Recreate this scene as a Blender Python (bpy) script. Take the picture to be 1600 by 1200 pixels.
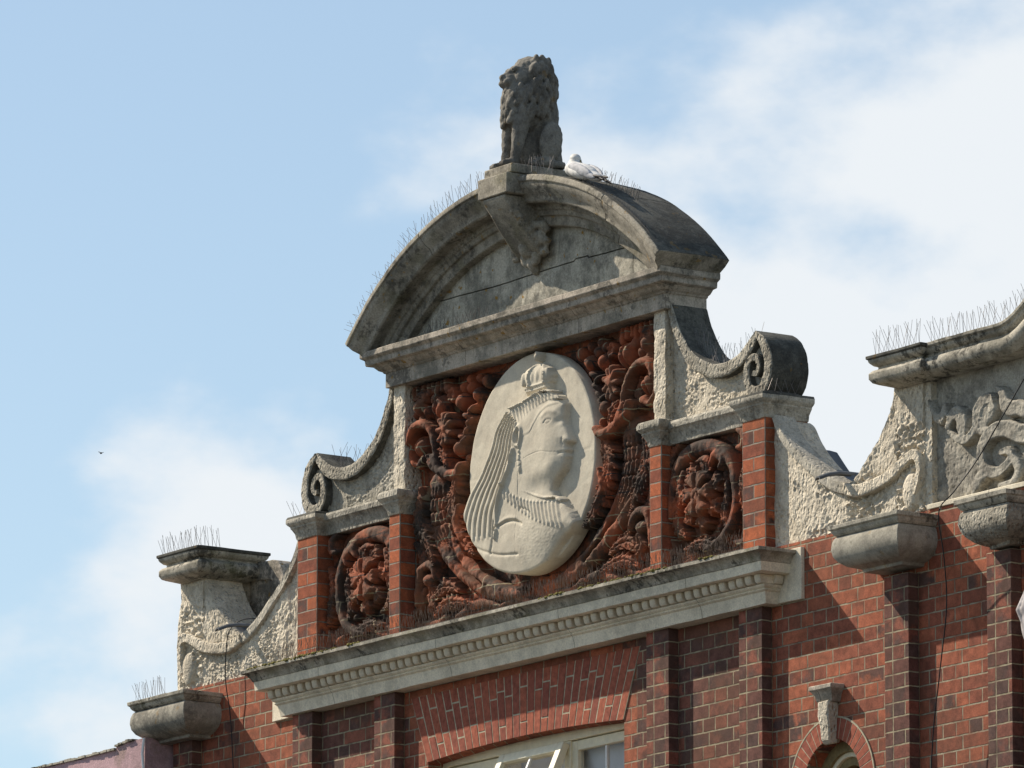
import bpy, bmesh, math, random
import numpy as np
from mathutils import Vector, noise
R = math.radians
random.seed(7)
for o in list(bpy.data.objects): bpy.data.objects.remove(o)
SC = bpy.context.scene
COL = SC.collection

# ------------------------------------------------------------------ camera
YAW, PIT = R(55.7), R(11.05)
FWD = Vector((-math.sin(YAW)*math.cos(PIT), math.cos(YAW)*math.cos(PIT), math.sin(PIT)))
RGT = Vector((math.cos(YAW), math.sin(YAW), 0)); UPV = RGT.cross(FWD)
cd = bpy.data.cameras.new('camera'); cam = bpy.data.objects.new('camera', cd); COL.objects.link(cam)
cam.location = Vector((-.1, 0, 10.6)) - FWD*47.4
cam.rotation_euler = FWD.to_track_quat('-Z', 'Y').to_euler()
cd.sensor_width = 36; cd.lens = 36*13200/1600; cd.clip_start = .5; cd.clip_end = 9000
SC.camera = cam

# ------------------------------------------------------------------ sun and sky
SUN = Vector((-2.1, -1.0, 2.05)).normalized()          # towards the sun
sd = bpy.data.lights.new('sun', 'SUN'); sun = bpy.data.objects.new('sun', sd); COL.objects.link(sun)
sd.energy = 5.0; sd.angle = R(.5); sd.color = (1, .90, .76)
sun.rotation_euler = (-SUN).to_track_quat('-Z', 'Y').to_euler(); sun.location = (-20, -20, 40)
SC.view_settings.view_transform = 'Standard'; SC.view_settings.look = 'None'
SC.view_settings.exposure = 0.35; SC.view_settings.gamma = 1
w = bpy.data.worlds.new('World'); SC.world = w; w.use_nodes = True
nt = w.node_tree; nt.nodes.clear(); L = nt.links.new
def wn(t, **k):
    n = nt.nodes.new(t)
    for a, b in k.items(): setattr(n, a, b)
    return n
out = wn('ShaderNodeOutputWorld'); bg = wn('ShaderNodeBackground'); sky = wn('ShaderNodeTexSky')
sky.sky_type = 'NISHITA'; sky.sun_disc = False; sky.sun_elevation = math.asin(SUN.z)
sky.sun_rotation = math.atan2(SUN.x, SUN.y); sky.air_density = 1.0; sky.dust_density = .3; sky.ozone_density = 3.0
bg.inputs['Strength'].default_value = .095
tc = wn('ShaderNodeTexCoord')
def dot(v):
    n = wn('ShaderNodeVectorMath', operation='DOT_PRODUCT'); L(tc.outputs['Generated'], n.inputs[0]); n.inputs[1].default_value = v
    return n.outputs['Value']
def mth(op, a, b=None, c=None):
    n = wn('ShaderNodeMath', operation=op)
    for i, x in enumerate((a, b, c)):
        if x is None: continue
        if isinstance(x, (int, float)): n.inputs[i].default_value = x
        else: L(x, n.inputs[i])
    return n.outputs[0]
def wnoise(scale, detail, rough, off=(0, 0, 0), sz=1.0):
    m = wn('ShaderNodeMapping'); L(tc.outputs['Generated'], m.inputs[0]); m.inputs['Location'].default_value = off
    m.inputs['Scale'].default_value = (1, 1, sz)
    n = wn('ShaderNodeTexNoise'); L(m.outputs[0], n.inputs['Vector'])
    n.inputs['Scale'].default_value = scale; n.inputs['Detail'].default_value = detail; n.inputs['Roughness'].default_value = rough
    return n.outputs['Fac']
a_, b_ = dot(tuple(RGT)), dot(tuple(UPV))
n1 = wnoise(22, 6, .5, (1.3, .4, 2.2), 1.7); n2 = wnoise(60, 5, .55, (.3, .9, .2), 1.5)
# banks of cloud sit low and to the east; the west stays clear
bias = mth('MAXIMUM', mth('MINIMUM', mth('ADD', mth('MULTIPLY', a_, 9.5), mth('ADD', mth('MULTIPLY', b_, -9.0), .10)), mth('SUBTRACT', mth('SUBTRACT', .50, mth('MULTIPLY', mth('ABSOLUTE', b_), 1.8)), mth('MULTIPLY', mth('ABSOLUTE', mth('SUBTRACT', a_, .05)), 1.8))), -.7)
v = mth('ADD', mth('ADD', mth('MULTIPLY', mth('SUBTRACT', n1, .5), 2.3), mth('MULTIPLY', mth('SUBTRACT', n2, .5), .7)), bias)
ss = wn('ShaderNodeMapRange', interpolation_type='SMOOTHSTEP'); L(v, ss.inputs['Value'])
ss.inputs['From Min'].default_value = -.22; ss.inputs['From Max'].default_value = .40
ss.inputs['To Min'].default_value = 0.10; ss.inputs['To Max'].default_value = .95
mx = wn('ShaderNodeMix', data_type='RGBA'); L(ss.outputs[0], mx.inputs['Factor']); 
tint = wn('ShaderNodeMix', data_type='RGBA', blend_type='MULTIPLY'); tint.inputs['Factor'].default_value = 1
L(sky.outputs[0], tint.inputs[6]); tint.inputs[7].default_value = (1.32, 1.22, 1.08, 1)
L(tint.outputs[2], mx.inputs[6]); mx.inputs[7].default_value = (7.2, 7.5, 7.75, 1)
L(mx.outputs[2], bg.inputs['Color']); L(bg.outputs[0], out.inputs[0])

# ------------------------------------------------------------------ materials
class NT:
    def __init__(s, name):
        s.m = bpy.data.materials.new(name); s.m.use_nodes = True; s.t = s.m.node_tree
        s.b = s.t.nodes['Principled BSDF']; s.tc = s.n('ShaderNodeTexCoord'); s.co = s.tc.outputs['Object']
    def n(s, t, **k):
        n = s.t.nodes.new(t)
        for a, b in k.items(): setattr(n, a, b)
        return n
    def set(s, inp, v):
        if isinstance(v, (int, float, tuple)): inp.default_value = v
        else: s.t.links.new(v, inp)
    def math(s, op, a, b=0, c=None, clamp=False):
        n = s.n('ShaderNodeMath', operation=op, use_clamp=clamp); s.set(n.inputs[0], a); s.set(n.inputs[1], b)
        if c is not None: s.set(n.inputs[2], c)
        return n.outputs[0]
    def map(s, scale=(1, 1, 1), loc=(0, 0, 0), co=None):
        n = s.n('ShaderNodeMapping'); s.set(n.inputs[0], co or s.co); n.inputs['Scale'].default_value = scale; n.inputs['Location'].default_value = loc
        return n.outputs[0]
    def noise(s, scale, detail=5, rough=.55, co=None, dist=0):
        n = s.n('ShaderNodeTexNoise'); s.set(n.inputs['Vector'], co or s.co)
        n.inputs['Scale'].default_value = scale; n.inputs['Detail'].default_value = detail
        n.inputs['Roughness'].default_value = rough; n.inputs['Distortion'].default_value = dist
        return n.outputs['Fac']
    def voro(s, scale, co=None, feat='F1'):
        n = s.n('ShaderNodeTexVoronoi', feature=feat); s.set(n.inputs['Vector'], co or s.co); n.inputs['Scale'].default_value = scale
        return n.outputs['Distance']
    def rng(s, v, a, b, c=0., d=1., smooth=True):
        n = s.n('ShaderNodeMapRange', interpolation_type='SMOOTHSTEP' if smooth else 'LINEAR'); s.set(n.inputs['Value'], v)
        for k, x in (('From Min', a), ('From Max', b), ('To Min', c), ('To Max', d)): n.inputs[k].default_value = x
        return n.outputs[0]
    def mix(s, f, a, b, mode='MIX'):
        n = s.n('ShaderNodeMix', data_type='RGBA', blend_type=mode)
        s.set(n.inputs[0], f); s.set(n.inputs[6], a + (1,) if isinstance(a, tuple) and len(a) == 3 else a)
        s.set(n.inputs[7], b + (1,) if isinstance(b, tuple) and len(b) == 3 else b)
        return n.outputs[2]
    def grey(s, v):
        n = s.n('ShaderNodeCombineColor')
        for i in range(3): s.set(n.inputs[i], v)
        return n.outputs[0]
    def bump(s, h, dist, strength=1., prev=None):
        n = s.n('ShaderNodeBump'); s.set(n.inputs['Height'], h); n.inputs['Distance'].default_value = dist; n.inputs['Strength'].default_value = strength
        if prev: s.t.links.new(prev, n.inputs['Normal'])
        return n.outputs[0]
    def done(s, col, rough, nrm=None, spec=.3):
        s.set(s.b.inputs['Base Color'], col if not isinstance(col, tuple) else (col + (1,) if len(col) == 3 else col)); s.set(s.b.inputs['Roughness'], rough)
        s.b.inputs['Specular IOR Level'].default_value = spec
        if nrm: s.t.links.new(nrm, s.b.inputs['Normal'])
        return s.m

def stone(name, light, dark, soot=(.035, .034, .03), dirt=.5, sootamt=.45, lichen=.0, pit=.0, streak=.6, bump=.006, joint=0, speck=.5, algae=0):
    s = NT(name)
    broad = s.noise(2.3, 8, .6); mid = s.noise(13, 7, .65); fine = s.noise(95, 4, .7)
    st = s.noise(1, 6, .6, s.map((22, 22, 1.6)))
    f = s.math('ADD', s.math('MULTIPLY', broad, .55), s.math('MULTIPLY', mid, .45))
    c = s.mix(s.rng(f, .42, .60), light, dark)
    c = s.mix(s.math('MULTIPLY', s.rng(st, .5, .72), streak), c, dark)
    sf = s.math('ADD', s.math('MULTIPLY', s.noise(3.1, 9, .7, s.map((1, 1, .8), (7, 3, 1))), .6), s.math('MULTIPLY', s.noise(30, 5, .7), .4))
    c = s.mix(s.math('MULTIPLY', s.rng(sf, .515, .585), sootamt), c, soot)
    c = s.mix(speck, c, s.grey(s.rng(fine, .3, .7, .35, 1.55, False)), 'MULTIPLY')
    if lichen:
        c = s.mix(s.math('MULTIPLY', s.rng(s.noise(17, 3, .5), .66, .70), lichen), c, (.30, .17, .03))
    if algae:
        c = s.mix(s.math('MULTIPLY', s.rng(s.noise(5, 6, .7, s.map((1, 1, 1), (3, 8, 2))), .5, .66), algae), c, (.14, .13, .05))
    h = s.math('ADD', s.math('MULTIPLY', mid, .5), s.math('MULTIPLY', fine, .35))
    nr = s.bump(h, bump, .9)
    if pit:
        p = s.rng(s.voro(38, s.map((1, 1, .7))), .0, .45)
        nr = s.bump(s.math('ADD', p, s.noise(60, 3)), pit, 1., nr)
    if joint:                                    # thin joints between the stones, slightly wavering
        sx = s.n('ShaderNodeSeparateXYZ'); s.set(sx.inputs[0], s.co)
        x = s.math('ADD', sx.outputs[0], s.math('MULTIPLY', s.noise(20, 2), .01))
        d = s.math('ABSOLUTE', s.math('SUBTRACT', s.math('FRACT', s.math('DIVIDE', x, joint)), .5))
        jf = s.rng(d, .0, .003/joint, 1, 0)
        c = s.mix(s.math('MULTIPLY', jf, .85), c, (.03, .028, .025))
        nr = s.bump(s.math('SUBTRACT', 1, jf), .004, 1, nr)
    return s.done(c, .92, nr, .2)

def brick(name, c1, c2, mortar=(.27, .24, .19), bw=.2247, off=.5, shift=0., squash=.5, purple=.25, grime=.4, rubbed=False, zoff=0.):
    s = NT(name)
    sx = s.n('ShaderNodeSeparateXYZ'); s.set(sx.inputs[0], s.co)
    wob = s.noise(28, 3, .6); wob2 = s.noise(24, 3, .6, s.map((1, 1, 1), (5, 5, 5)))
    u = s.math('ADD', s.math('ADD', sx.outputs[0], sx.outputs[1]), s.math('ADD', s.math('MULTIPLY', wob, .006), shift+10*bw-.003))
    vv = s.math('ADD', sx.outputs[2], s.math('ADD', s.math('MULTIPLY', wob2, .007), zoff-.0035))
    cb = s.n('ShaderNodeCombineXYZ'); s.set(cb.inputs[0], u); s.set(cb.inputs[1], vv)
    bt = s.n('ShaderNodeTexBrick', offset=off, squash=squash, offset_frequency=2, squash_frequency=2)
    s.set(bt.inputs['Vector'], cb.outputs[0]); bt.inputs['Scale'].default_value = 1
    bt.inputs['Brick Width'].default_value = bw; bt.inputs['Row Height'].default_value = .075
    bt.inputs['Mortar Size'].default_value = .0055; bt.inputs['Mortar Smooth'].default_value = .45; bt.inputs['Bias'].default_value = 0
    bt.inputs['Color1'].default_value = (0, 0, 0, 1); bt.inputs['Color2'].default_value = (1, 1, 1, 1); bt.inputs['Mortar'].default_value = (.5, .5, .5, 1)
    rnd = s.n('ShaderNodeSeparateColor'); s.set(rnd.inputs[0], bt.outputs['Color']); rr = rnd.outputs[0]
    c = s.mix(s.rng(rr, .15, .8), c1, c2)
    # over-burnt purple bricks
    pf = s.math('MULTIPLY', s.rng(s.math('FRACT', s.math('MULTIPLY', rr, 7.31)), 1-purple-.04, 1-purple+.04), s.rng(s.noise(9, 4, .6), .36, .55))
    c = s.mix(pf, c, (.105, .060, .050))
    fine = s.noise(120, 4, .7); mid = s.noise(20, 6, .65)
    c = s.mix(.7, c, s.grey(s.rng(mid, .3, .72, .45, 1.5, False)), 'MULTIPLY')
    c = s.mix(.5, c, s.grey(s.rng(fine, .3, .7, .5, 1.45, False)), 'MULTIPLY')
    gr = s.noise(1.9, 8, .65)
    c = s.mix(s.math('MULTIPLY', s.rng(gr, .45, .60), grime), c, (.115, .058, .036))
    ml = s.mix(s.rng(s.noise(11, 5, .6), .42, .7), mortar, tuple(x*.5 for x in mortar))
    mf = s.math('MULTIPLY', bt.outputs['Fac'], s.rng(s.noise(16, 3, .6, s.map((1, 1, 1), (2, 1, 4))), .28, .6, .35, 1))
    c = s.mix(mf, c, ml)
    h = s.math('SUBTRACT', s.math('MULTIPLY', mid, .35), bt.outputs['Fac'])
    nr = s.bump(h, .006, 1); nr = s.bump(fine, .0022, 1, nr)
    return s.done(c, .9, nr, .2)

M = {}
M['brick'] = brick('red_brick', (.37, .115, .060), (.25, .080, .048), mortar=(.36, .31, .215), shift=.03, purple=.12)
M['brick_pil'] = brick('pilaster_brick', (.27, .090, .058), (.14, .062, .048), mortar=(.38, .32, .21), bw=.2085, off=0., purple=.6, grime=.35)
M['brick_infill'] = brick('brown_infill_brick', (.27, .095, .06), (.15, .066, .05), mortar=(.38, .32, .21), shift=.03, purple=.45, grime=.5)
M['brick_pier'] = brick('pier_brick', (.44, .122, .05), (.25, .075, .043), bw=.2085, off=0., purple=.10, grime=.5, mortar=(.30, .27, .215))
M['brick_thin'] = brick('narrow_pier_brick', (.44, .122, .05), (.25, .075, .043), bw=.11, off=0., squash=1, purple=.10, grime=.5, mortar=(.30, .27, .215))
M['stone'] = stone('weathered_grey_stone', (.50, .43, .345), (.22, .20, .16), lichen=.8, streak=.55, sootamt=.6, joint=1.13)
M['stone_arch'] = stone('weathered_arch_stone', (.38, .34, .27), (.185, .165, .13), lichen=.5, streak=.4, sootamt=.6, algae=.3)
M['stone_dark'] = stone('dark_stone', (.13, .125, .105), (.055, .053, .045), lichen=.3, streak=.2, sootamt=.5, bump=.012)  # weathered tops of arch and caps; also the darker side faces of the scrolls
M['stone_tymp'] = stone('streaked_tympanum_stone', (.50, .46, .37), (.22, .205, .165), lichen=.9, streak=.7, sootamt=.3, bump=.01)
M['stone_pale'] = stone('painted_cornice_stone', (.82, .73, .56), (.62, .55, .42), streak=.3, sootamt=.12, speck=.3, joint=1.21, bump=.004)
M['stone_soot'] = stone('sooty_cornice_top', (.50, .455, .365), (.24, .22, .175), streak=.7, sootamt=.8, algae=.4, speck=.5, bump=.008)
M['stucco'] = stone('eroded_stucco', (.68, .60, .47), (.47, .41, .315), streak=.3, sootamt=.12, speck=.3, pit=.010, bump=.008)
M['stucco_grey'] = stone('grey_stucco', (.50, .455, .37), (.25, .23, .185), streak=.55, sootamt=.42, speck=.45, pit=.005, bump=.008)
M['stucco_band'] = stone('rough_band_stone', (.44, .40, .32), (.24, .215, .17), streak=.3, sootamt=.45, speck=.5, pit=.012, bump=.01)
M['stucco_dark'] = stone('dark_grey_stucco', (.42, .385, .315), (.22, .20, .165), streak=.6, sootamt=.4, speck=.45, pit=.003, bump=.008)
M['corbel'] = stone('smooth_corbel_stone', (.42, .385, .31), (.24, .22, .18), streak=.4, sootamt=.4, lichen=.3, speck=.35, bump=.004)
M['lion'] = stone('dark_lion_stone', (.24, .22, .185), (.11, .10, .085), streak=.5, sootamt=.5, lichen=.3, speck=.4, bump=.006)
M['portrait'] = stone('pale_carved_stone', (.60, .54, .425), (.50, .445, .35), streak=.12, sootamt=.04, speck=.16, bump=.0015)
def terracotta():
    s = NT('carved_red_terracotta')
    mid = s.noise(15, 6, .65); fine = s.noise(110, 4, .7); gr = s.noise(3.2, 7, .65); 
    c = s.mix(s.rng(gr, .38, .6), (.32, .088, .038), (.14, .068, .040))
    c = s.mix(s.math('MULTIPLY', s.rng(s.noise(3.7, 8, .7, s.map((1, 1, 1), (4, 2, 9))), .47, .60), .92), c, (.035, .028, .022))
    c = s.mix(.6, c, s.grey(s.rng(mid, .3, .72, .5, 1.5, False)), 'MULTIPLY')
    sx = s.n('ShaderNodeSeparateXYZ'); s.set(sx.inputs[0], s.co)
    cb = s.n('ShaderNodeCombineXYZ'); s.set(cb.inputs[0], s.math('ADD', sx.outputs[0], s.math('MULTIPLY', mid, .02)))
    s.set(cb.inputs[1], s.math('ADD', sx.outputs[2], s.math('MULTIPLY', mid, .025)))
    bt = s.n('ShaderNodeTexBrick'); s.set(bt.inputs['Vector'], cb.outputs[0]); bt.inputs['Scale'].default_value = 1
    bt.inputs['Brick Width'].default_value = .24; bt.inputs['Row Height'].default_value = .112; bt.inputs['Mortar Size'].default_value = .0035
    mf = s.math('MULTIPLY', bt.outputs['Fac'], s.rng(s.noise(5, 3), .38, .55))
    c = s.mix(mf, c, s.mix(s.rng(s.noise(3, 2), .45, .55), (.05, .035, .03), (.30, .25, .16)))
    nr = s.bump(s.math('SUBTRACT', s.math('MULTIPLY', mid, .6), bt.outputs['Fac']), .005, 1); nr = s.bump(fine, .002, 1, nr)
    return s.done(c, .85, nr, .25)
M['terra'] = terracotta()
def voussoir():
    s = NT('rubbed_brick_voussoirs'); g = s.n('ShaderNodeNewGeometry').outputs['Random Per Island']
    c = s.mix(g, (.36, .105, .06), (.25, .075, .05)); mid = s.noise(30, 5, .65)
    c = s.mix(.7, c, s.grey(s.rng(mid, .3, .72, .5, 1.5, False)), 'MULTIPLY')
    return s.done(c, .88, s.bump(mid, .003), .2)
M['vous'] = voussoir()
def plain(name, c, rough=.7, var=.3, scale=30, bump=.001, spec=.3, metal=0):
    s = NT(name); n = s.noise(scale, 5, .6)
    cc = s.mix(1., c, s.grey(s.rng(n, .3, .7, 1-var, 1+var, False)), 'MULTIPLY')
    m = s.done(cc, rough, s.bump(n, bump), spec); s.b.inputs['Metallic'].default_value = metal
    return m
M['mortar'] = plain('lime_mortar', (.42, .37, .26), .95)
M['lead'] = plain('grey_lead_sheet', (.10, .105, .11), .55, .35, 12, .004, .4)
M['wire'] = plain('spike_wire', (.16, .14, .13), .45, .3, 60, .0, .5, .6)
M['rust'] = plain('rusty_spike_wire', (.07, .05, .04), .8, .4, 60, .0)
M['base'] = plain('spike_base_plastic', (.10, .095, .085), .8)
M['cable'] = plain('black_cable', (.015, .015, .016), .6)
M['frame'] = plain('cream_painted_wood', (.82, .75, .55), .5, .1, 20, .0008)
M['bar'] = plain('white_glazing_bar', (.75, .75, .73), .5, .06)
M['blind'] = plain('pale_window_blind', (.80, .81, .82), .8, .12, 4)
M['olive'] = plain('olive_stone_moulding', (.24, .19, .09), .7, .3)
M['pink'] = stone('pink_painted_render', (.55, .36, .38), (.42, .28, .29), streak=.5, sootamt=.2, speck=.3, lichen=.0, algae=.35, bump=.01)
M['purple'] = M['pink']
M['asphalt'] = plain('asphalt', (.05, .05, .05), .9, .3, 2)
M['slate'] = plain('blue_grey_slate', (.10, .12, .15), .6, .3, 8)
M['moss'] = plain('ochre_moss', (.13, .11, .025), .95, .7, 30, .005)
M['gull_w'] = plain('white_feathers', (.66, .645, .61), .7, .2, 25, .003)
M['gull_g'] = plain('pale_grey_feathers', (.40, .40, .41), .7, .25, 25, .003)
M['gull_b'] = plain('black_feathers', (.02, .018, .018), .6, .3, 25, .002)
M['pale_dome'] = plain('weathered_pale_moulding', (.40, .36, .35), .7, .4, 12, .004)
def glass():
    s = NT('window_glass'); s.b.inputs['Base Color'].default_value = (.05, .055, .06, 1); s.b.inputs['Roughness'].default_value = .03
    s.b.inputs['Alpha'].default_value = .16; s.b.inputs['IOR'].default_value = 1.5; s.b.inputs['Specular IOR Level'].default_value = .9
    return s.m
M['glass'] = glass()
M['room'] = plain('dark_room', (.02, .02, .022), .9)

# ------------------------------------------------------------------ helpers
def link(o, parent=None):
    COL.objects.link(o)
    if parent: o.parent = parent
    return o
def tag(o, label, cat=None, group=None, kind=None):
    if label: o['label'] = label
    if cat: o['category'] = cat
    if group: o['group'] = group
    if kind: o['kind'] = kind
    return o
def empty(name, loc=(0, 0, 0)):
    o = bpy.data.objects.new(name, None); o.location = loc; o.empty_display_size = .2; return link(o)
def mk(name, V, F, mat, parent=None, ang=35, loc=None, bev=0, fix=True, mats=None, mi=None):
    me = bpy.data.meshes.new(name); me.from_pydata([tuple(map(float, v)) for v in V], [], [tuple(map(int, f)) for f in F])
    if fix:
        b = bmesh.new(); b.from_mesh(me); bmesh.ops.recalc_face_normals(b, faces=b.faces); b.to_mesh(me); b.free()
    for m in (mats or [mat]): me.materials.append(m)
    if mi is not None: me.polygons.foreach_set('material_index', mi)
    if ang:
        me.shade_smooth(); me.set_sharp_from_angle(angle=R(ang))
    me.update()
    o = bpy.data.objects.new(name, me)
    if loc: o.location = loc
    if bev:
        m = o.modifiers.new('bevel', 'BEVEL'); m.width = bev; m.segments = 2; m.limit_method = 'ANGLE'; m.angle_limit = R(40)
    return link(o, parent)
class MB:
    def __init__(s): s.V = []; s.F = []
    def add(s, V, F):
        k = len(s.V); s.V += list(V); s.F += [tuple(i+k for i in f) for f in F]; return s
    def box(s, x0, x1, y0, y1, z0, z1):
        return s.add([(x0,y0,z0),(x1,y0,z0),(x1,y1,z0),(x0,y1,z0),(x0,y0,z1),(x1,y0,z1),(x1,y1,z1),(x0,y1,z1)],
                     [(0,3,2,1),(4,5,6,7),(0,1,5,4),(1,2,6,5),(2,3,7,6),(3,0,4,7)])
    def prism(s, poly, y0, y1):               # poly in (x,z)
        n = len(poly); V = [(x, y0, z) for x, z in poly]+[(x, y1, z) for x, z in poly]
        return s.add(V, [tuple(range(n)), tuple(range(2*n-1, n-1, -1))]+[(i, (i+1) % n, n+(i+1) % n, n+i) for i in range(n)])
    def prismx(s, poly, x0, x1):              # poly in (y,z)
        n = len(poly); V = [(x0, y, z) for y, z in poly]+[(x1, y, z) for y, z in poly]
        return s.add(V, [tuple(range(n)), tuple(range(2*n-1, n-1, -1))]+[(i, (i+1) % n, n+(i+1) % n, n+i) for i in range(n)])
    def tube(s, pts, r, n=5, cap=True):
        pts = [Vector(p) for p in pts]; V = []; rr = r if hasattr(r, '__len__') else [r]*len(pts)
        for i, p in enumerate(pts):
            t = (pts[min(i+1, len(pts)-1)]-pts[max(i-1, 0)]).normalized()
            a = t.cross(Vector((0, 0, 1)) if abs(t.z) < .9 else Vector((1, 0, 0))).normalized(); b = t.cross(a)
            for k in range(n):
                q = 2*math.pi*k/n; V.append(tuple(p+(a*math.cos(q)+b*math.sin(q))*rr[i]))
        F = [(i*n+k, i*n+(k+1) % n, (i+1)*n+(k+1) % n, (i+1)*n+k) for i in range(len(pts)-1) for k in range(n)]
        if cap: F += [tuple(range(n-1, -1, -1)), tuple(range((len(pts)-1)*n, len(pts)*n))]
        return s.add(V, F)
    def ell(s, c, r, rot=(0, 0, 0), nu=14, nv=9):
        from mathutils import Euler
        E = Euler(rot).to_matrix(); V = []
        for j in range(1, nv):
            ph = math.pi*j/nv
            for i in range(nu):
                th = 2*math.pi*i/nu
                V.append(tuple(Vector(c)+E @ Vector((r[0]*math.sin(ph)*math.cos(th), r[1]*math.sin(ph)*math.sin(th), r[2]*math.cos(ph)))))
        F = [(j*nu+i, j*nu+(i+1) % nu, (j+1)*nu+(i+1) % nu, (j+1)*nu+i) for j in range(nv-2) for i in range(nu)]
        k = len(V); V.append(tuple(Vector(c)+E @ Vector((0, 0, r[2])))); V.append(tuple(Vector(c)+E @ Vector((0, 0, -r[2]))))
        F += [(k, (i+1) % nu, i) for i in range(nu)]+[(k+1, (nv-2)*nu+i, (nv-2)*nu+(i+1) % nu) for i in range(nu)]
        return s.add(V, F)
    def build(s, name, mat, parent=None, **k): return mk(name, s.V, s.F, mat, parent, **k)
def jit(V, amp, sc):
    return [tuple(Vector(v)+noise.noise_vector(Vector(v)*sc)*amp + noise.noise_vector(Vector(v)*sc*4.3)*amp*.5) for v in V]
def fused(o, vox, smooth=2, disp=0, dsc=20):     # one continuous skin out of overlapping lumps
    m = o.modifiers.new('r', 'REMESH'); m.mode = 'VOXEL'; m.voxel_size = vox; m.use_smooth_shade = True
    if smooth: m = o.modifiers.new('s', 'SMOOTH'); m.iterations = smooth; m.factor = .5
    dg = bpy.context.evaluated_depsgraph_get()
    me = bpy.data.meshes.new_from_object(o.evaluated_get(dg)); o.modifiers.clear()
    if disp:
        n = len(me.vertices); co = np.empty(3*n); no = np.empty(3*n); me.vertices.foreach_get('co', co); me.vertices.foreach_get('normal', no)
        co = co.reshape(-1, 3); no = no.reshape(-1, 3)
        d = np.array([noise.noise(Vector(c)*dsc)+.5*noise.noise(Vector(c)*dsc*2.7) for c in co])*disp
        me.vertices.foreach_set('co', (co+no*d[:, None]).ravel()); me.update()
    old = o.data; o.data = me; me.name = o.name; bpy.data.meshes.remove(old); me.shade_smooth()
    return o
def box(name, x0, x1, y0, y1, z0, z1, mat, parent, bev=.004, seg=0, amp=0):
    if not seg: return MB().box(x0, x1, y0, y1, z0, z1).build(name, mat, parent, bev=bev)
    return cornice(name, x0, x1, y0, y1, [(0, z0), (0, z1)], mat, parent, seg=seg, amp=amp, zseg=seg)
def cornice(name, x0, x1, yf, yb, prof, mat, parent, seg=.1, amp=.0018, ol=1, orr=1, ob=1, bev=.003, topmat=None, topfrom=None, zseg=0):
    P = []
    nx = max(1, int((x1-x0)/seg)); ny = max(1, int((yb-yf)/seg))
    for i in range(nx+1): P.append((x0+(x1-x0)*i/nx, yf, -ol if i == 0 else (orr if i == nx else 0), -1))
    for i in range(1, ny): P.append((x1, yf+(yb-yf)*i/ny, orr, 0))
    for i in range(nx, -1, -1): P.append((x0+(x1-x0)*i/nx, yb, -ol if i == 0 else (orr if i == nx else 0), ob))
    for i in range(ny-1, 0, -1): P.append((x0, yf+(yb-yf)*i/ny, -ol, 0))
    if zseg:
        q = []
        for (a, b), (c, d) in zip(prof, prof[1:]):
            k = max(1, int(abs(d-b)/zseg)); q += [(a+(c-a)*i/k, b+(d-b)*i/k) for i in range(k)]
        prof = q+[prof[-1]]
    n = len(P); V = [(x+dx*o, y+dy*o, z) for o, z in prof for x, y, dx, dy in P]
    V = jit(V, amp, 5) if amp else V
    F = []; MI = []
    for j in range(len(prof)-1):
        for i in range(n):
            F.append((j*n+i, j*n+(i+1) % n, (j+1)*n+(i+1) % n, (j+1)*n+i)); MI.append(1 if topmat and j >= topfrom else 0)
    F += [tuple(range(n-1, -1, -1)), tuple(range((len(prof)-1)*n, len(prof)*n))]; MI += [0, 1 if topmat else 0]
    o = mk(name, V, F, mat, parent, mats=[mat]+([topmat] if topmat else []), mi=None, bev=bev)
    if topmat:
        # recalc keeps order
        o.data.polygons.foreach_set('material_index', MI)
    return o
def cat(pts, n=8):
    P = [np.array(p, float) for p in pts]; P = [2*P[0]-P[1]]+P+[2*P[-1]-P[-2]]; out = []
    for i in range(1, len(P)-2):
        for k in range(n):
            t = k/n; a, b, c, d = P[i-1], P[i], P[i+1], P[i+2]
            out.append(.5*((2*b)+(-a+c)*t+(2*a-5*b+4*c-d)*t*t+(-a+3*b-3*c+d)*t**3))
    out.append(P[-2]); return out
# numpy value noise
def vnoise(X, Z, sc, seed=0):
    x = X*sc+seed*17.3; z = Z*sc+seed*9.7; xi = np.floor(x).astype(np.int64); zi = np.floor(z).astype(np.int64); fx = x-xi; fz = z-zi
    fx = fx*fx*(3-2*fx); fz = fz*fz*(3-2*fz)
    def h(a, b):
        k = (a*374761393+b*668265263+seed*1013904223) & 0xffffffff; k = ((k ^ (k >> 13))*1274126177) & 0xffffffff
        return ((k ^ (k >> 16)) & 0xffff)/65535.
    return (h(xi, zi)*(1-fx)+h(xi+1, zi)*fx)*(1-fz)+(h(xi, zi+1)*(1-fx)+h(xi+1, zi+1)*fx)*fz
def fbm(X, Z, sc, o=4, seed=0): return sum(vnoise(X, Z, sc*2**k, seed+k)*.5**k for k in range(o))/sum(.5**k for k in range(o))
def worley(X, Z, sc, seed=0):
    x = X*sc; z = Z*sc; xi = np.floor(x).astype(np.int64); zi = np.floor(z).astype(np.int64); best = np.full(X.shape, 9.)
    def h(a, b, s):
        k = (a*374761393+b*668265263+(seed+s)*1013904223) & 0xffffffff; k = ((k ^ (k >> 13))*1274126177) & 0xffffffff
        return ((k ^ (k >> 16)) & 0xffff)/65535.
    for i in (-1, 0, 1):
        for j in (-1, 0, 1):
            a, b = xi+i, zi+j; best = np.minimum(best, np.hypot(a+h(a, b, 1)-x, b+h(a, b, 2)-z))
    return best
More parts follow.
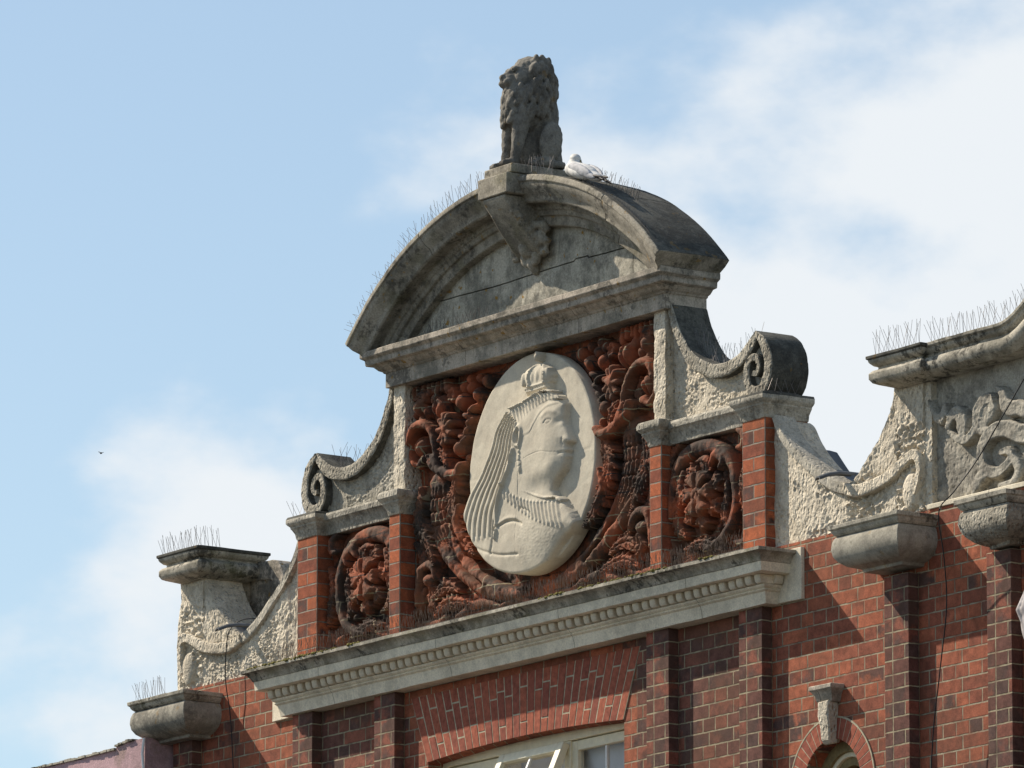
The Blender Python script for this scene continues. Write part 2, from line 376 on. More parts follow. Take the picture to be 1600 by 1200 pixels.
class Relief:
    def __init__(s, X, Z): s.X, s.Z, s.H = X, Z, np.zeros_like(X)
    def dist(s, pts, r, smooth=6):
        if not hasattr(r, '__len__'): r = [r]*len(pts)
        P = [(p[0], p[1], q) for p, q in zip(pts, r)]; P = cat(P, smooth) if smooth and len(P) > 2 else [np.array(p, float) for p in P]
        A = np.array(P); g = 3*A[:, 2].max(); M_ = (s.X > A[:, 0].min()-g) & (s.X < A[:, 0].max()+g) & (s.Z > A[:, 1].min()-g) & (s.Z < A[:, 1].max()+g)
        out = np.full(s.X.shape, 9.); xx, zz = s.X[M_], s.Z[M_]; Q = np.full(xx.shape, 9.)
        for a, b in zip(P, P[1:]):
            dx, dz = b[0]-a[0], b[1]-a[1]; l = dx*dx+dz*dz+1e-12
            t = np.clip(((xx-a[0])*dx+(zz-a[1])*dz)/l, 0, 1); Q = np.minimum(Q, np.hypot(xx-a[0]-t*dx, zz-a[1]-t*dz)/np.maximum(a[2]+(b[2]-a[2])*t, 1e-4))
        out[M_] = Q
        return out
    def stroke(s, pts, r, h, base=0, smooth=6, vein=0):
        q = s.dist(pts, r, smooth); k = base+h*np.clip(1-q**3, 0, 1)**.5
        if vein: k = k-vein*np.exp(-(q/.18)**2)
        s.H = np.where(q < 1, np.maximum(s.H, k), s.H)
        if vein and len(pts) > 2:                  # lobed edges, like acanthus
            C_ = cat(pts, 6); R_ = [p[0] for p in cat([(a, 0) for a in (r if hasattr(r, '__len__') else [r]*len(pts))], 6)]; acc = 0
            for i in range(1, len(C_)-1):
                d = C_[i]-C_[i-1]; l = math.hypot(*d); acc += l
                if acc < .034: continue
                acc = 0; t = d/max(l, 1e-6); m = max(R_[i], .015)
                for sg in (-1, 1):
                    n = np.array((-t[1], t[0]))*sg; a0 = C_[i]+n*m*.3; b0 = C_[i]+n*m*1.25+t*m*.9
                    s.stroke([tuple(a0), tuple((a0+b0)/2+n*m*.1), tuple(b0)], [m*.42, m*.40, m*.22], h*.95, base, 3); s.groove([tuple(a0), tuple(b0)], .0045, .008, 0)
        return s
    def ball(s, x, z, rx, rz, h, base=0, ang=0):
        c, n = math.cos(ang), math.sin(ang); dx, dz = s.X-x, s.Z-z
        q = np.hypot((dx*c+dz*n)/rx, (-dx*n+dz*c)/rz); k = base+h*np.sqrt(np.clip(1-q*q, 0, 1)); s.H = np.where(q < 1, np.maximum(s.H, k), s.H); return s
    def groove(s, pts, w, d, smooth=6): s.H = s.H-d*np.exp(-s.dist(pts, w, smooth)**2); return s
    def ridge(s, pts, w, d, smooth=6): s.H = s.H+d*np.exp(-s.dist(pts, w, smooth)**2); return s
    def sdf(s, poly):
        P = np.array(poly); D = np.full(s.X.shape, 9.); ins = np.zeros(s.X.shape, bool)
        for a, b in zip(P, np.roll(P, -1, 0)):
            dx, dz = b-a; l = dx*dx+dz*dz+1e-12
            t = np.clip(((s.X-a[0])*dx+(s.Z-a[1])*dz)/l, 0, 1); D = np.minimum(D, np.hypot(s.X-a[0]-t*dx, s.Z-a[1]-t*dz))
            if abs(dz) > 1e-9: ins ^= ((a[1] > s.Z) != (b[1] > s.Z)) & (s.X < (s.Z-a[1])*dx/dz+a[0])
        return np.where(ins, D, -D)
def mapped(name, x0, x1, zlo, zhi, yf, yb, relief, mat, parent, step=.008, ang=60, mirror=False, zs=None):
    nx = max(2, int(abs(x1-x0)/step)); xs = np.linspace(x0, x1, nx)
    lo = np.array([zlo(x) if callable(zlo) else zlo for x in xs]); hi = np.array([zhi(x) if callable(zhi) else zhi for x in xs])
    nz = max(2, int((hi-lo).max()/step)); t = np.linspace(0, 1, nz)
    X = np.repeat(xs[:, None], nz, 1); Z = lo[:, None]+(hi-lo)[:, None]*t[None, :]
    r = Relief(X, Z)
    if relief: relief(r)
    Y = yf-r.H; s = -1 if mirror else 1
    V = np.stack([X*s, Y, Z], -1).reshape(-1, 3).tolist()
    idx = lambda i, j: i*nz+j
    F = [(idx(i, j), idx(i+1, j), idx(i+1, j+1), idx(i, j+1)) for i in range(nx-1) for j in range(nz-1)]
    per = [(i, 0) for i in range(nx)]+[(nx-1, j) for j in range(1, nz)]+[(i, nz-1) for i in range(nx-2, -1, -1)]+[(0, j) for j in range(nz-2, 0, -1)]
    k = len(V); V += [(X[i, j]*s, yb, Z[i, j]) for i, j in per]; m = len(per)
    F += [(idx(*per[a]), idx(*per[(a+1) % m]), k+(a+1) % m, k+a) for a in range(m)] + [tuple(range(k, k+m))]
    return mk(name, V, F, mat, parent, ang=ang)
def ribbon(name, pts, hw, yf, yb, mat, parent, mirror=1, amp=.004, n=10, pit=.004, side=None):
    if not hasattr(hw, '__len__'): hw = [hw]*len(pts)
    P = cat([(p[0], p[1], q) for p, q in zip(pts, hw)], n); V = []; rows = []
    for i, p in enumerate(P):
        t = P[min(i+1, len(P)-1)]-P[max(i-1, 0)]; l = math.hypot(t[0], t[1])+1e-9; nx, nz = -t[1]/l, t[0]/l; h = p[2]
        sec = [(1, yb), (1, (yf+yb)/2), (1, yf+.006), (.8, yf), (.35, yf+.001), (-.35, yf+.001), (-.8, yf), (-1, yf+.006), (-1, (yf+yb)/2), (-1, yb)]
        for a, y in sec:
            q = Vector((p[0]+nx*h*a, y, p[1]+nz*h*a)); d = noise.noise_vector(q*16)*amp+noise.noise_vector(q*60)*pit*(1 if y < yf+.004 else .3)
            q = q+Vector((d.x*.5, d.y, d.z*.5)); V.append((q.x*mirror, q.y, q.z))
    m = 10; F = [(i*m+k, i*m+(k+1) % m, (i+1)*m+(k+1) % m, (i+1)*m+k) for i in range(len(P)-1) for k in range(m)]
    F += [tuple(range(m-1, -1, -1)), tuple(range((len(P)-1)*m, len(P)*m))]
    o = mk(name, V, F, mat, parent, ang=50, mats=[mat]+([side] if side else []))
    if side: o.data.polygons.foreach_set('material_index', [1 if (i % m) in (0, 1, 7, 8) and i < (len(P)-1)*m else 0 for i in range(len(F))])  # side faces take the darker material, the front keeps its own
    return o

# ------------------------------------------------------------------ ground
g = MB().add([(-3000, -3000, 0), (3000, -3000, 0), (3000, 3000, 0), (-3000, 3000, 0)], [(0, 1, 2, 3)]).build('ground', M['asphalt'], ang=0, fix=False)
tag(g, 'grey asphalt street surface below the building', 'ground', kind='structure')

# ------------------------------------------------------------------ the gabled building
B = empty('gabled_building')
tag(B, 'red brick building with shaped stone gables, carved panels and a round portrait', 'building')
WY = .04                                                    # face of the brick wall
NX, NZR, NCZ = 2.84, .26, 7.96                              # niche window: centre x, radius, springing height
WX0, WX1, WZ = -1.0, .93, 8.565                             # window head
def headz(x): return WZ+.035*(1-((x-(WX0+WX1)/2)/1.0)**2)
# brick wall front: strips around the openings
w_ = MB()
def strip(x0, x1, z0, z1): w_.box(x0, x1, WY, .34, z0, z1)
strip(-3.75, -NX-NZR-.001, 0, 9.32); strip(-NX+NZR, WX0, 0, 9.32); strip(WX1, NX-NZR, 0, 9.32); strip(NX+NZR, 9.5, 0, 9.32)
strip(WX0, WX1, 0, 7.3)
w_.prism([(WX0, 9.32), (WX0, headz(WX0))]+[(WX0+(WX1-WX0)*i/10, headz(WX0+(WX1-WX0)*i/10)) for i in range(1, 10)]+[(WX1, headz(WX1)), (WX1, 9.32)], WY, .34)
for s in (-1, 1):
    c = s*NX
    w_.prism([(c-NZR, 9.32), (c-NZR, NCZ)]+[(c-NZR*math.cos(math.pi*i/20), NCZ+NZR*math.sin(math.pi*i/20)) for i in range(1, 20)]+[(c+NZR, NCZ), (c+NZR, 9.32)], WY, .34)
    strip(c-NZR, c+NZR, 0, 7.0)
w_.build('brick_wall', M['brick'], B, ang=0)
box('roof_deck', -3.7, 9.4, .345, 7, 9.0, 9.3, M['lead'], B, bev=0)
box('rear_wall', -3.7, 9.4, 7.01, 7.3, 0, 9.28, M['brick'], B, bev=0)
box('side_wall', -3.72, -3.4, .35, 7, 0, 8.99, M['brick'], B, bev=0)
# pilasters (local origin at the left edge so the bond starts there)
for x0, x1, zt in ((-2.31, -2.1, 9.005), (2.1, 2.31, 9.005), (-1.45, -1.24, 9.005), (1.24, 1.45, 9.005), (3.40, 3.61, 9.0), (-3.61, -3.40, 9.0), (4.28, 4.485, 9.0), (5.2, 5.41, 9.0)):
    MB().box(0, x1-x0, -.03-WY, 0, 0, zt).build('pilaster', M['brick_pil'], B, loc=(x0, WY, 0), bev=.003)

for x0, x1 in ((-2.10, -1.45), (1.45, 2.10), (1.06, 1.24)):
    MB().box(x0+.0005, x1-.0005, WY-.004, WY+.02, 0, 9.003).build('brick_infill', M['brick_infill'], B, ang=0)
# main cornice with dentils
mc = [(.10, 9.0), (.105, 9.03), (.115, 9.064), (.12, 9.066), (.128, 9.074), (.12, 9.080), (.135, 9.088), (.14, 9.095), (.14, 9.10), (.045, 9.102), (.045, 9.15),
      (.205, 9.152), (.21, 9.155), (.214, 9.205), (.22, 9.208), (.226, 9.222), (.246, 9.246), (.262, 9.252), (.27, 9.255), (.27, 9.272), (.0, 9.33)]
cor = cornice('main_cornice', -2.29, 2.29, WY, WY+.1, mc, M['stone_pale'], B, seg=.05, amp=.0022, ob=0, topmat=M['stone_soot'], topfrom=13)
for s in (-1, 1):
    box('cornice_end_stone', min(s*2.38, s*2.602), max(s*2.38, s*2.602), .018, .2, 9.004, 9.285, M['stone_pale'], B, seg=.05, amp=.002)
dn = MB(); 
dn.add(*(lambda V, F: (V, F))([(a*(.0265 if b > 9 else .0265), b, c) for a in (-1, 1) for b, c in ((.07, 0), (-.040, 0), (-.050, .012), (-.056, .035), (-.056, .049), (.07, .049))],
       [(0, 1, 2, 3, 4, 5), (11, 10, 9, 8, 7, 6)]+[(i, 6+i, 6+(i+1) % 6, (i+1) % 6) for i in range(6)]))
d0 = dn.build('dentil', M['stone_pale'], cor, bev=.005)
nD = 61
for i in range(nD):
    d = d0 if i == 0 else link(d0.copy(), cor)
    d.location = (-2.405+4.81*i/(nD-1), WY-.116, 9.1015); d.scale = (1+random.uniform(-.08, .08), 1+random.uniform(-.1, .1), 1)
for s in (-1, 1):
    d = link(d0.copy(), cor); d.rotation_euler = (0, 0, s*math.pi/2); d.location = (s*2.406, -.015, 9.1015)
# moss fringe on the cornice lip
ms = MB()
for i in range(900):
    x = random.uniform(-2.5, 2.5); 
    if fbm(np.array([x]), np.array([0.]), 2.2, 3, 5)[0] < .42: continue
    r = random.uniform(.004, .011); ms.ell((x, WY-.268+random.uniform(-.002, .03), 9.273+random.uniform(-.002, .006)), (r*1.8, r, r*.9), nu=6, nv=4)
tag(ms.build('moss', M['moss']), 'ochre and green moss along the front lip of the main cornice', 'moss', kind='stuff')

# gable slab behind the carved panels
gs = MB()
gs.box(-2.3, 2.3, .16, .28, 9.32, 10.1); gs.box(-1.34, 1.34, .16, .275, 10.1, 10.83)
gs.build('gable_back_wall', M['brick_pier'], B, ang=0)

# piers
for s in (-1, 1):
    x0 = 2.10 if s > 0 else -2.31
    MB().box(0, .21, 0, .285, 9.31, 10.035).build('pier', M['brick_pier'], B, loc=(x0, 0, 0), bev=.003)
    x0 = 1.235 if s > 0 else -1.345
    MB().box(0, .11, 0, .18, 9.31, 10.035).build('pier', M['brick_thin'], B, loc=(x0, 0, 0), bev=.003)
cp = [(.004, 10.03), (.008, 10.04), (.012, 10.065), (.026, 10.09), (.032, 10.098), (.032, 10.106), (.045, 10.118), (.052, 10.128), (.052, 10.15), (.045, 10.165), (-.02, 10.178)]
for s in (-1, 1):
    cornice('pier_cap', *sorted((s*2.10, s*2.31)), 0, .285, cp, M['stucco_grey'], B, seg=.04, amp=.003, topmat=M['stone_dark'], topfrom=8, ob=.2)
    cornice('pier_cap', *sorted((s*1.235, s*1.345)), 0, .13, cp[:-1]+[(.03, 10.17)], M['stucco_grey'], B, seg=.03, amp=.003)
    cornice('string_course', *sorted((s*1.36, s*2.09)), .055, .13, [(.004, 10.03), (.006, 10.045), (.014, 10.07), (.018, 10.085), (.03, 10.105), (.04, 10.112), (.042, 10.14), (.03, 10.155), (0, 10.16)],
            M['stucco_grey'], B, seg=.05, amp=.002, ol=0, orr=0, ob=0)

# carved terracotta panels ------------------------------------------------
def centre_relief(r):
    rnd = random.Random(3)
    for s in (-1, 1):
        k = lambda pts: [(p[0]*s+(.01*s if s < 0 else 0), p[1]) for p in pts]
        S = lambda pts, rr, h, base=0, **q: r.stroke(k(pts), rr, h, base, **q)
        Bl = lambda x, z, rx, rz, h, base=.0, ang=0: r.ball(x*s, z, rx, rz, h, base, ang*s)
        # sheaf that sweeps up and outwards round the disc
        S([(.12, 9.42), (.3, 9.45), (.5, 9.52), (.68, 9.63), (.83, 9.76), (.91, 9.88), (.95, 10.0), (.95, 10.16)], [.03, .05, .07, .085, .10, .11, .115, .115], .055, .004)
        for o in (-.07, -.035, 0, .035, .07):
            pp = [(.5, 9.52), (.68, 9.63), (.83+o*.6, 9.76), (.91+o, 9.88), (.95+o, 10.0), (.95+o*1.1, 10.14)]; r.groove(k(pp), .008, .012)
        for z in (9.94, 10.02, 10.1): r.groove(k([(.84, z), (.95, z-.012), (1.07, z)]), .006, .010)
        S([(.70, 10.20), (.735, 10.12), (.775, 10.02), (.72, 9.90), (.62, 9.76), (.53, 9.70)], [.02, .038, .045, .045, .035, .015], .055, .028, vein=.01)
        S([(.69, 10.0), (.72, 9.9), (.66, 9.8)], [.015, .03, .01], .04, .05)
        S([(1.10, 10.16), (1.12, 10.06), (1.115, 9.96), (1.05, 9.86), (.96, 9.70)], [.02, .04, .045, .04, .015], .055, .02, vein=.01)
        S([(1.2, 9.86), (1.13, 9.8), (1.08, 9.72)], [.02, .05, .03], .05, .0, vein=.01)
        # volute
        S([(.925, 10.26), (.925, 10.33), (.947, 10.42), (.99, 10.49), (1.08, 10.535), (1.17, 10.515), (1.21, 10.44)], [.03, .022, .022, .025, .03, .03, .02], .045, .045)
        S([(1.21, 10.44), (1.20, 10.35), (1.14, 10.30), (1.08, 10.33)], [.02, .018, .02, .03], .04, .03)
        Bl(1.125, 10.405, .068, .075, .085); r.groove(k([(1.1, 10.46), (1.13, 10.40), (1.12, 10.35)]), .01, .02)
        S([(.66, 10.23), (.70, 10.195), (.765, 10.19), (.856, 10.22), (.946, 10.27), (.985, 10.33)], [.025, .035, .04, .04, .035, .02], .06, .035)
        S([(.80, 10.24), (.83, 10.30), (.88, 10.35)], [.02, .035, .012], .05, .04, vein=.012)
        S([(.87, 10.22), (.93, 10.30), (.95, 10.33)], [.03, .03, .01], .05, .05)
        # fruit and flowers heaped to the top
        Bl(.925, 10.60, .072, .088, .095); r.groove(k([(.93, 10.66), (.925, 10.6), (.935, 10.54)]), .012, .025); r.groove(k([(.905, 10.62), (.925, 10.58)]), .012, .02)
        for a in range(9):
            q = a*2*math.pi/9; S([(.82, 10.46), (.82+.062*math.cos(q), 10.46+.085*math.sin(q))], [.016, .024], .05, .045, smooth=0)
        Bl(.82, 10.46, .022, .026, .04, .07)
        for a in range(7):
            q = a*2*math.pi/7; Bl(.79+.03*math.cos(q), 10.655+.032*math.sin(q), .018, .018, .02, .055)
        Bl(.79, 10.655, .03, .032, .07)
        for x, z, q in ((.465, 10.685, .040), (.555, 10.62, .045), (.63, 10.672, .036), (.705, 10.60, .052), (.70, 10.685, .035), (.72, 10.335, .052), (1.127, 10.635, .055), (1.127, 10.565, .035), (1.19, 10.6, .03),
                        (.65, 10.725, .03), (.545, 10.715, .03), (.86, 10.70, .035), (1.02, 10.5, .0), (.655, 10.27, .03), (.99, 10.66, .04), (1.06, 10.60, .04)):
            if q: Bl(x, z, q, q*1.12, q*1.25, .02)
        for x, z, an in ((.600, 10.545, -.5), (.645, 10.51, .5), (.625, 10.475, -.6), (.655, 10.425, -.7), (.70, 10.40, .4), (.675, 10.375, -.8)):
            Bl(x, z, .055, .024, .055, .02, an)
        for x in (.87, .915, .96, 1.005, 1.05, 1.1, 1.15, 1.2): S([(x, 10.755), (x+rnd.uniform(-.01, .01), 10.70+rnd.uniform(0, .02))], [.018, .022], .04, .02, smooth=0)
        S([(1.06, 10.66), (1.1, 10.7), (1.19, 10.69)], [.01, .035, .01], .05, .02, vein=.01)
        S([(1.03, 10.47), (1.0, 10.4), (1.0, 10.3)], [.01, .03, .02], .05, .0, vein=.01)
        # lower corner leaves
        Bl(1.05, 9.625, .075, .05, .07); S([(.96, 9.62), (.99, 9.69), (1.05, 9.715), (1.11, 9.69), (1.14, 9.60), (1.15, 9.50)], [.015, .03, .035, .035, .03, .02], .06, .01)
        S([(1.02, 9.58), (1.03, 9.52), (.99, 9.47)], [.03, .045, .02], .06, .0, vein=.012); S([(1.10, 9.58), (1.15, 9.50), (1.2, 9.44)], [.02, .04, .03], .05)
        S([(.74, 9.52), (.82, 9.56), (.92, 9.565), (1.0, 9.52)], [.015, .035, .04, .02], .05, .01, vein=.012)
        S([(.62, 9.43), (.76, 9.465), (.88, 9.47), (1.0, 9.42)], [.015, .032, .035, .02], .05, .005, vein=.012)
        S([(.35, 9.38), (.5, 9.42), (.64, 9.42), (.78, 9.38)], [.015, .03, .035, .02], .045, .0)
        S([(.9, 9.40), (1.0, 9.37), (1.15, 9.38), (1.2, 9.40)], [.02, .035, .035, .02], .045, .0)
        S([(.06, 9.37), (.2, 9.40), (.34, 9.38)], [.015, .03, .015], .045)
        for i in range(26):
            x, z = rnd.uniform(.7, 1.2), rnd.uniform(9.36, 10.74); an = rnd.uniform(0, 6.28); l = rnd.uniform(.03, .07)
            S([(x, z), (x+l*math.cos(an), z+l*math.sin(an))], [.02, .007], .028, .0, smooth=0)
    r.H += (fbm(r.X, r.Z, 22, 3, 4)-.5)*.016 + (fbm(r.X, r.Z, 90, 2, 8)-.5)*.004
    r.H = np.minimum(r.H*1.4, .138)
cpanel = mapped('carved_panel', -1.234, 1.234, 9.31, 10.782, .15, .185, centre_relief, M['terra'], B, step=.0075)
tag(cpanel, 'wide carved panel of fruit, flowers and scrolling leaves round the portrait')
def side_relief(r):
    S = r.stroke; cx, cz = 1.645, 9.715
    S([(1.36, 9.62), (1.37, 9.75), (1.40, 9.86), (1.47, 9.94), (1.60, 9.975), (1.74, 9.965), (1.87, 9.90), (1.945, 9.78), (1.955, 9.62), (1.90, 9.50), (1.80, 9.43), (1.68, 9.40)],
      [.02, .03, .04, .05, .05, .045, .04, .035, .035, .035, .03, .015], .05, .012)
    S([(1.34, 9.50), (1.37, 9.42), (1.46, 9.38), (1.58, 9.40)], [.02, .035, .035, .015], .045, .0, vein=.01)
    S([(1.40, 9.72), (1.40, 9.62), (1.43, 9.55), (1.50, 9.50)], [.015, .03, .03, .012], .05, .01, vein=.01)
    S([(1.47, 9.86), (1.45, 9.80), (1.46, 9.74)], [.02, .03, .01], .05, .01)
    S([(1.86, 9.80), (1.87, 9.68), (1.84, 9.58), (1.86, 9.52)], [.015, .025, .03, .02], .045, .01, vein=.01)
    S([(1.98, 10.02), (2.03, 9.99), (2.03, 9.93), (1.98, 9.92)], [.02, .035, .03, .02], .06, .0)
    S([(1.75, 9.86), (1.80, 9.91), (1.86, 9.87), (1.84, 9.82)], [.015, .035, .03, .01], .055, .02)
    S([(1.60, 9.90), (1.68, 9.91), (1.73, 9.88)], [.012, .025, .01], .045, .01)
    S([(1.92, 9.42), (2.0, 9.40), (2.06, 9.46)], [.015, .03, .015], .045)
    for a in range(7):
        q = a*2*math.pi/7+.3; u, v = math.cos(q), math.sin(q)
        S([(cx+.09*u, cz+.09*v), (cx+.14*u, cz+.145*v), (cx+.175*u-.02*v, cz+.18*v+.02*u)], [.03, .04, .022], .055, .012, vein=.014)
    for a in range(6):
        q = a*2*math.pi/6; u, v = math.cos(q), math.sin(q)
        for k in (-1, 0, 1): S([(cx+.04*u, cz+.04*v), (cx+.105*u-k*.026*v, cz+.108*v+k*.026*u)], [.014, .020], .045, .045, smooth=0)
    rq = random.Random(4)
    for a in range(22):
        q = rq.uniform(0, 6.28); d = .055*math.sqrt(rq.random()); r.ball(cx+d*math.cos(q), cz+d*math.sin(q), .016, .017, .022, .078-.3*d)
    for a in range(14):
        q = a*2*math.pi/14; r.ball(cx+.245*math.cos(q)+rq.uniform(-.02, .02), cz+.26*math.sin(q), .022, .03, .05, 0)
    S([(1.37, 9.90), (1.43, 9.80), (1.44, 9.70), (1.41, 9.60)], [.012, .03, .028, .01], .06, .0, vein=.012)
    S([(1.50, 9.43), (1.62, 9.45), (1.74, 9.42), (1.84, 9.38)], [.012, .03, .03, .012], .06, .0, vein=.012)
    S([(2.06, 9.84), (2.02, 9.72), (2.04, 9.60), (2.07, 9.50)], [.012, .03, .03, .012], .06, .0, vein=.012)
    S([(1.42, 10.02), (1.36, 9.98), (1.35, 9.90)], [.02, .03, .012], .05, .0, vein=.01)
    r.H = np.minimum(r.H*1.25, .112)
    r.H += (fbm(r.X, r.Z, 22, 3, 2)-.5)*.016 + (fbm(r.X, r.Z, 90, 2, 8)-.5)*.004
for s in (-1, 1):
    mapped('carved_panel', 1.345, 2.10, 9.335, 10.04, .115, .15, side_relief, M['terra'], B, step=.0075, mirror=s < 0)

# portrait medallion -------------------------------------------------------
DX, DZ, DR = .015, 10.135, .625
def bust(r):
    c = DX; off = -.0
    body = [(.370,10.441),(.404,10.413),(.400,10.36),(.397,10.315),(.405,10.29),(.425,10.26),(.445,10.225),(.462,10.197),(.452,10.185),(.418,10.179),(.416,10.165),(.428,10.153),(.418,10.137),(.411,10.131),(.420,10.112),(.409,10.095),(.402,10.07),
            (.385,10.045),(.346,10.015),(.310,9.99),(.288,9.965),(.280,9.94),(.30,9.91),(.347,9.883),(.40,9.85),(.46,9.79),(.515,9.715),(.48,9.69),(.40,9.665),(.33,9.62),(.25,9.555),(.20,9.50),
            (-.30,9.40),(-.75,9.70),(-.62,9.84),(-.560,9.90),(-.50,10.00),(-.40,10.10),(-.30,10.22),(-.235,10.35),(-.15,10.437),(-.05,10.47),(.05,10.50),(.29,10.50)]
    d = r.sdf(body); w = np.clip(d/.19, 0, 1); w5 = np.clip(d/.02, 0, 1); H = .040*np.sqrt(1-(1-w)**2)+.022*np.sqrt(1-(1-w5)**2); H = np.where(d > 0, H+.006, 0)
    r.H = H
    # cheek, brow, chin, shoulder masses
    def bell(x, z, sx, sz, h): r.H = r.H+np.where(d > 0, .62*h*np.exp(-((r.X-x)/sx)**2-((r.Z-z)/sz)**2), 0)
    bell(.27, 10.20, .10, .09, .016); bell(.30, 10.09, .07, .05, .010); bell(.24, 10.05, .10, .05, .010); bell(.30, 10.40, .08, .05, .008)
    bell(.16, 9.97, .10, .06, -.020); bell(.12, 9.75, .22, .12, .016); bell(-.15, 9.68, .2, .12, .010); bell(.42, 10.20, .03, .03, .010)
    bell(.355, 10.318, .030, .018, -.010)
    r.ridge([(.21, 10.365), (.27, 10.385), (.34, 10.37), (.385, 10.345)], .012, .003)
    r.groove([(.228, 10.326), (.258, 10.340), (.300, 10.333)], .004, .0045); r.groove([(.232, 10.324), (.262, 10.316), (.298, 10.327)], .0035, .0025)
    r.groove([(.392, 10.215), (.385, 10.195), (.395, 10.180)], .006, .005)
    r.groove([(.360, 10.134), (.39, 10.138), (.42, 10.132)], .004, .006)
    
    # hair parting
    hp = [(.355, 10.425), (.255, 10.418), (.185, 10.388), (.130, 10.335), (.09, 10.30), (.023, 10.29)]
    r.ridge(hp, .012, .0022); r.groove([(x, z-.010) for x, z in hp], .0045, .0022)
    # ear and ear-ring
    ear = [(-.03, 10.345), (-.065, 10.30), (-.055, 10.25), (-.02, 10.235), (.0, 10.27), (.008, 10.32), (-.015, 10.345), (-.04, 10.335)]
    r.ball(-.020, 10.29, .042, .060, .010, .056); r.ridge(ear, .010, .012); r.groove([(-.035, 10.31), (-.03, 10.26)], .008, .012)
    for z in (10.225, 10.20, 10.175): r.ball(-.012, z, .009, .011, .011, .066)
    r.stroke([(-.010, 10.16), (-.004, 10.09)], [.007, .012], .012, .066, smooth=0)
    # veil: band of short pleats below the beads, long fall behind
    beads = [(-.12, 10.462), (-.05, 10.468), (.023, 10.480), (.10, 10.495), (.18, 10.507), (.25, 10.505), (.31, 10.492)]
    cap = [(-.10, 10.46), (.02, 10.48), (.15, 10.503), (.29, 10.495), (.35, 10.465), (.375, 10.44), (.27, 10.452), (.175, 10.440), (.104, 10.41), (.03, 10.375), (-.03, 10.345), (-.10, 10.36), (-.16, 10.42)]
    dc = r.sdf(cap); r.H = np.where(dc > 0, np.maximum(r.H, .060+.005*np.sin(np.clip((r.X-.5)*1.0+(r.Z-10.4)*.55, -9, 9)*2*math.pi/.034)*np.clip(dc/.02, 0, 1)), r.H)
    r.ridge(beads, .007, .005)
    for i in range(34):
        t = i/33; a = cat(beads, 6); p = a[int(t*(len(a)-1))]; r.ball(p[0], p[1], .007, .007, .008, .064)
    fall = [(-.05, 10.455), (-.16, 10.43), (-.235, 10.35), (-.29, 10.24), (-.40, 10.10), (-.50, 10.00), (-.575, 9.88), (-.60, 9.80), (-.52, 9.745), (-.44, 9.765), (-.34, 9.755), (-.25, 9.75), (-.25, 9.86), (-.19, 10.0), (-.13, 10.08), (-.09, 10.2), (-.07, 10.28), (-.06, 10.35)]
    df = r.sdf(fall); r.H = np.where(df > 0, np.maximum(r.H, .050+.010*np.clip(df/.03, 0, 1)), r.H)
    top = cat([(-.055, 10.40), (-.13, 10.435)], 1); 
    outer = [(-.14, 10.44), (-.235, 10.35), (-.29, 10.24), (-.40, 10.10), (-.50, 10.00), (-.565, 9.88), (-.575, 9.77)]
    inner = [(-.05, 10.37), (-.075, 10.27), (-.09, 10.19), (-.15, 10.07), (-.20, 9.99), (-.255, 9.88), (-.27, 9.76)]
    for i in range(7):
        t = i/6; pl = [(a[0]*(1-t)+b[0]*t, a[1]*(1-t)+b[1]*t) for a, b in zip(outer, inner)]
        r.stroke(pl, [.008, .012, .016, .020, .024, .027, .029], .026, .047)
        pl2 = [(x+.5*(inner[j][0]-outer[j][0])/6, z+.5*(inner[j][1]-outer[j][1])/6) for j, (x, z) in enumerate(pl)]
        if i < 6: r.groove(pl2, .007, .016)
    for i in range(8):                                         # zig-zag hem
        t = i/7; x = -.575+t*.305; r.ball(x, 9.765+.004*(i % 2), .020, .022, .016, .052)
    r.ridge([(-.07, 10.22), (-.11, 10.12), (-.14, 10.08), (-.17, 10.04)], .012, .016); r.ridge([(-.10, 10.25), (-.12, 10.15), (-.17, 10.08)], .008, .008)
    r.ridge([(-.17, 10.04), (-.21, 9.97), (-.235, 9.88), (-.23, 9.80), (-.245, 9.74)], .009, .014); r.groove([(-.265, 9.84), (-.28, 9.72), (-.30, 9.66)], .007, .010)
    # necklace, lace collar, sleeve folds
    neck = [(-.15, 10.045), (-.08, 10.015), (.0, 9.98), (.12, 9.935), (.22, 9.905), (.31, 9.895)]
    a = cat(neck, 9)
    for p in a: r.ball(p[0], p[1], .008, .008, .010, .058)
    
    r.ball(.345, 9.878, .035, .015, .010, .045, -.35)
    for i in range(16):
        t = i/15; x = -.17+t*.50; z = 10.005-.125*t-.03*math.sin(t*3.1); l = .045+.12*t
        r.ridge([(x, z-.012), (x+.010+.05*t, z-l)], .009, .006, smooth=0)
        r.groove([(x+.016, z-.014), (x+.026+.05*t, z-l)], .006, .004, smooth=0)
    r.groove([(-.27, 9.792), (-.20, 9.808), (-.13, 9.820), (-.05, 9.812), (.02, 9.785)], .008, .012); r.ridge([(-.25, 9.805), (-.13, 9.835), (-.04, 9.826)], .012, .005)
    r.groove([(-.46, 9.72), (-.35, 9.68), (-.2, 9.64), (-.02, 9.62)], .007, .008); r.groove([(.0, 9.88), (.06, 9.86), (.11, 9.83)], .006, .007)
    lace = np.where(r.sdf([(.0, 9.84), (.12, 9.80), (.4, 9.72), (.28, 9.60), (.1, 9.55), (-.0, 9.56), (-.02, 9.7)]) > 0, 1., 0.); r.H += lace*(worley(r.X, r.Z, 75)-.4)*.0022
    # crown
    cr = [(.13+(x-.13)*.86, 10.50+(z-10.50)*.93) for x, z in [(-.012, 10.515), (-.017, 10.574), (-.055, 10.605), (-.055, 10.65), (-.01, 10.68), (.06, 10.695), (.134, 10.695), (.20, 10.685), (.26, 10.655), (.295, 10.610), (.285, 10.57), (.27, 10.555), (.272, 10.50), (.13, 10.505)]]
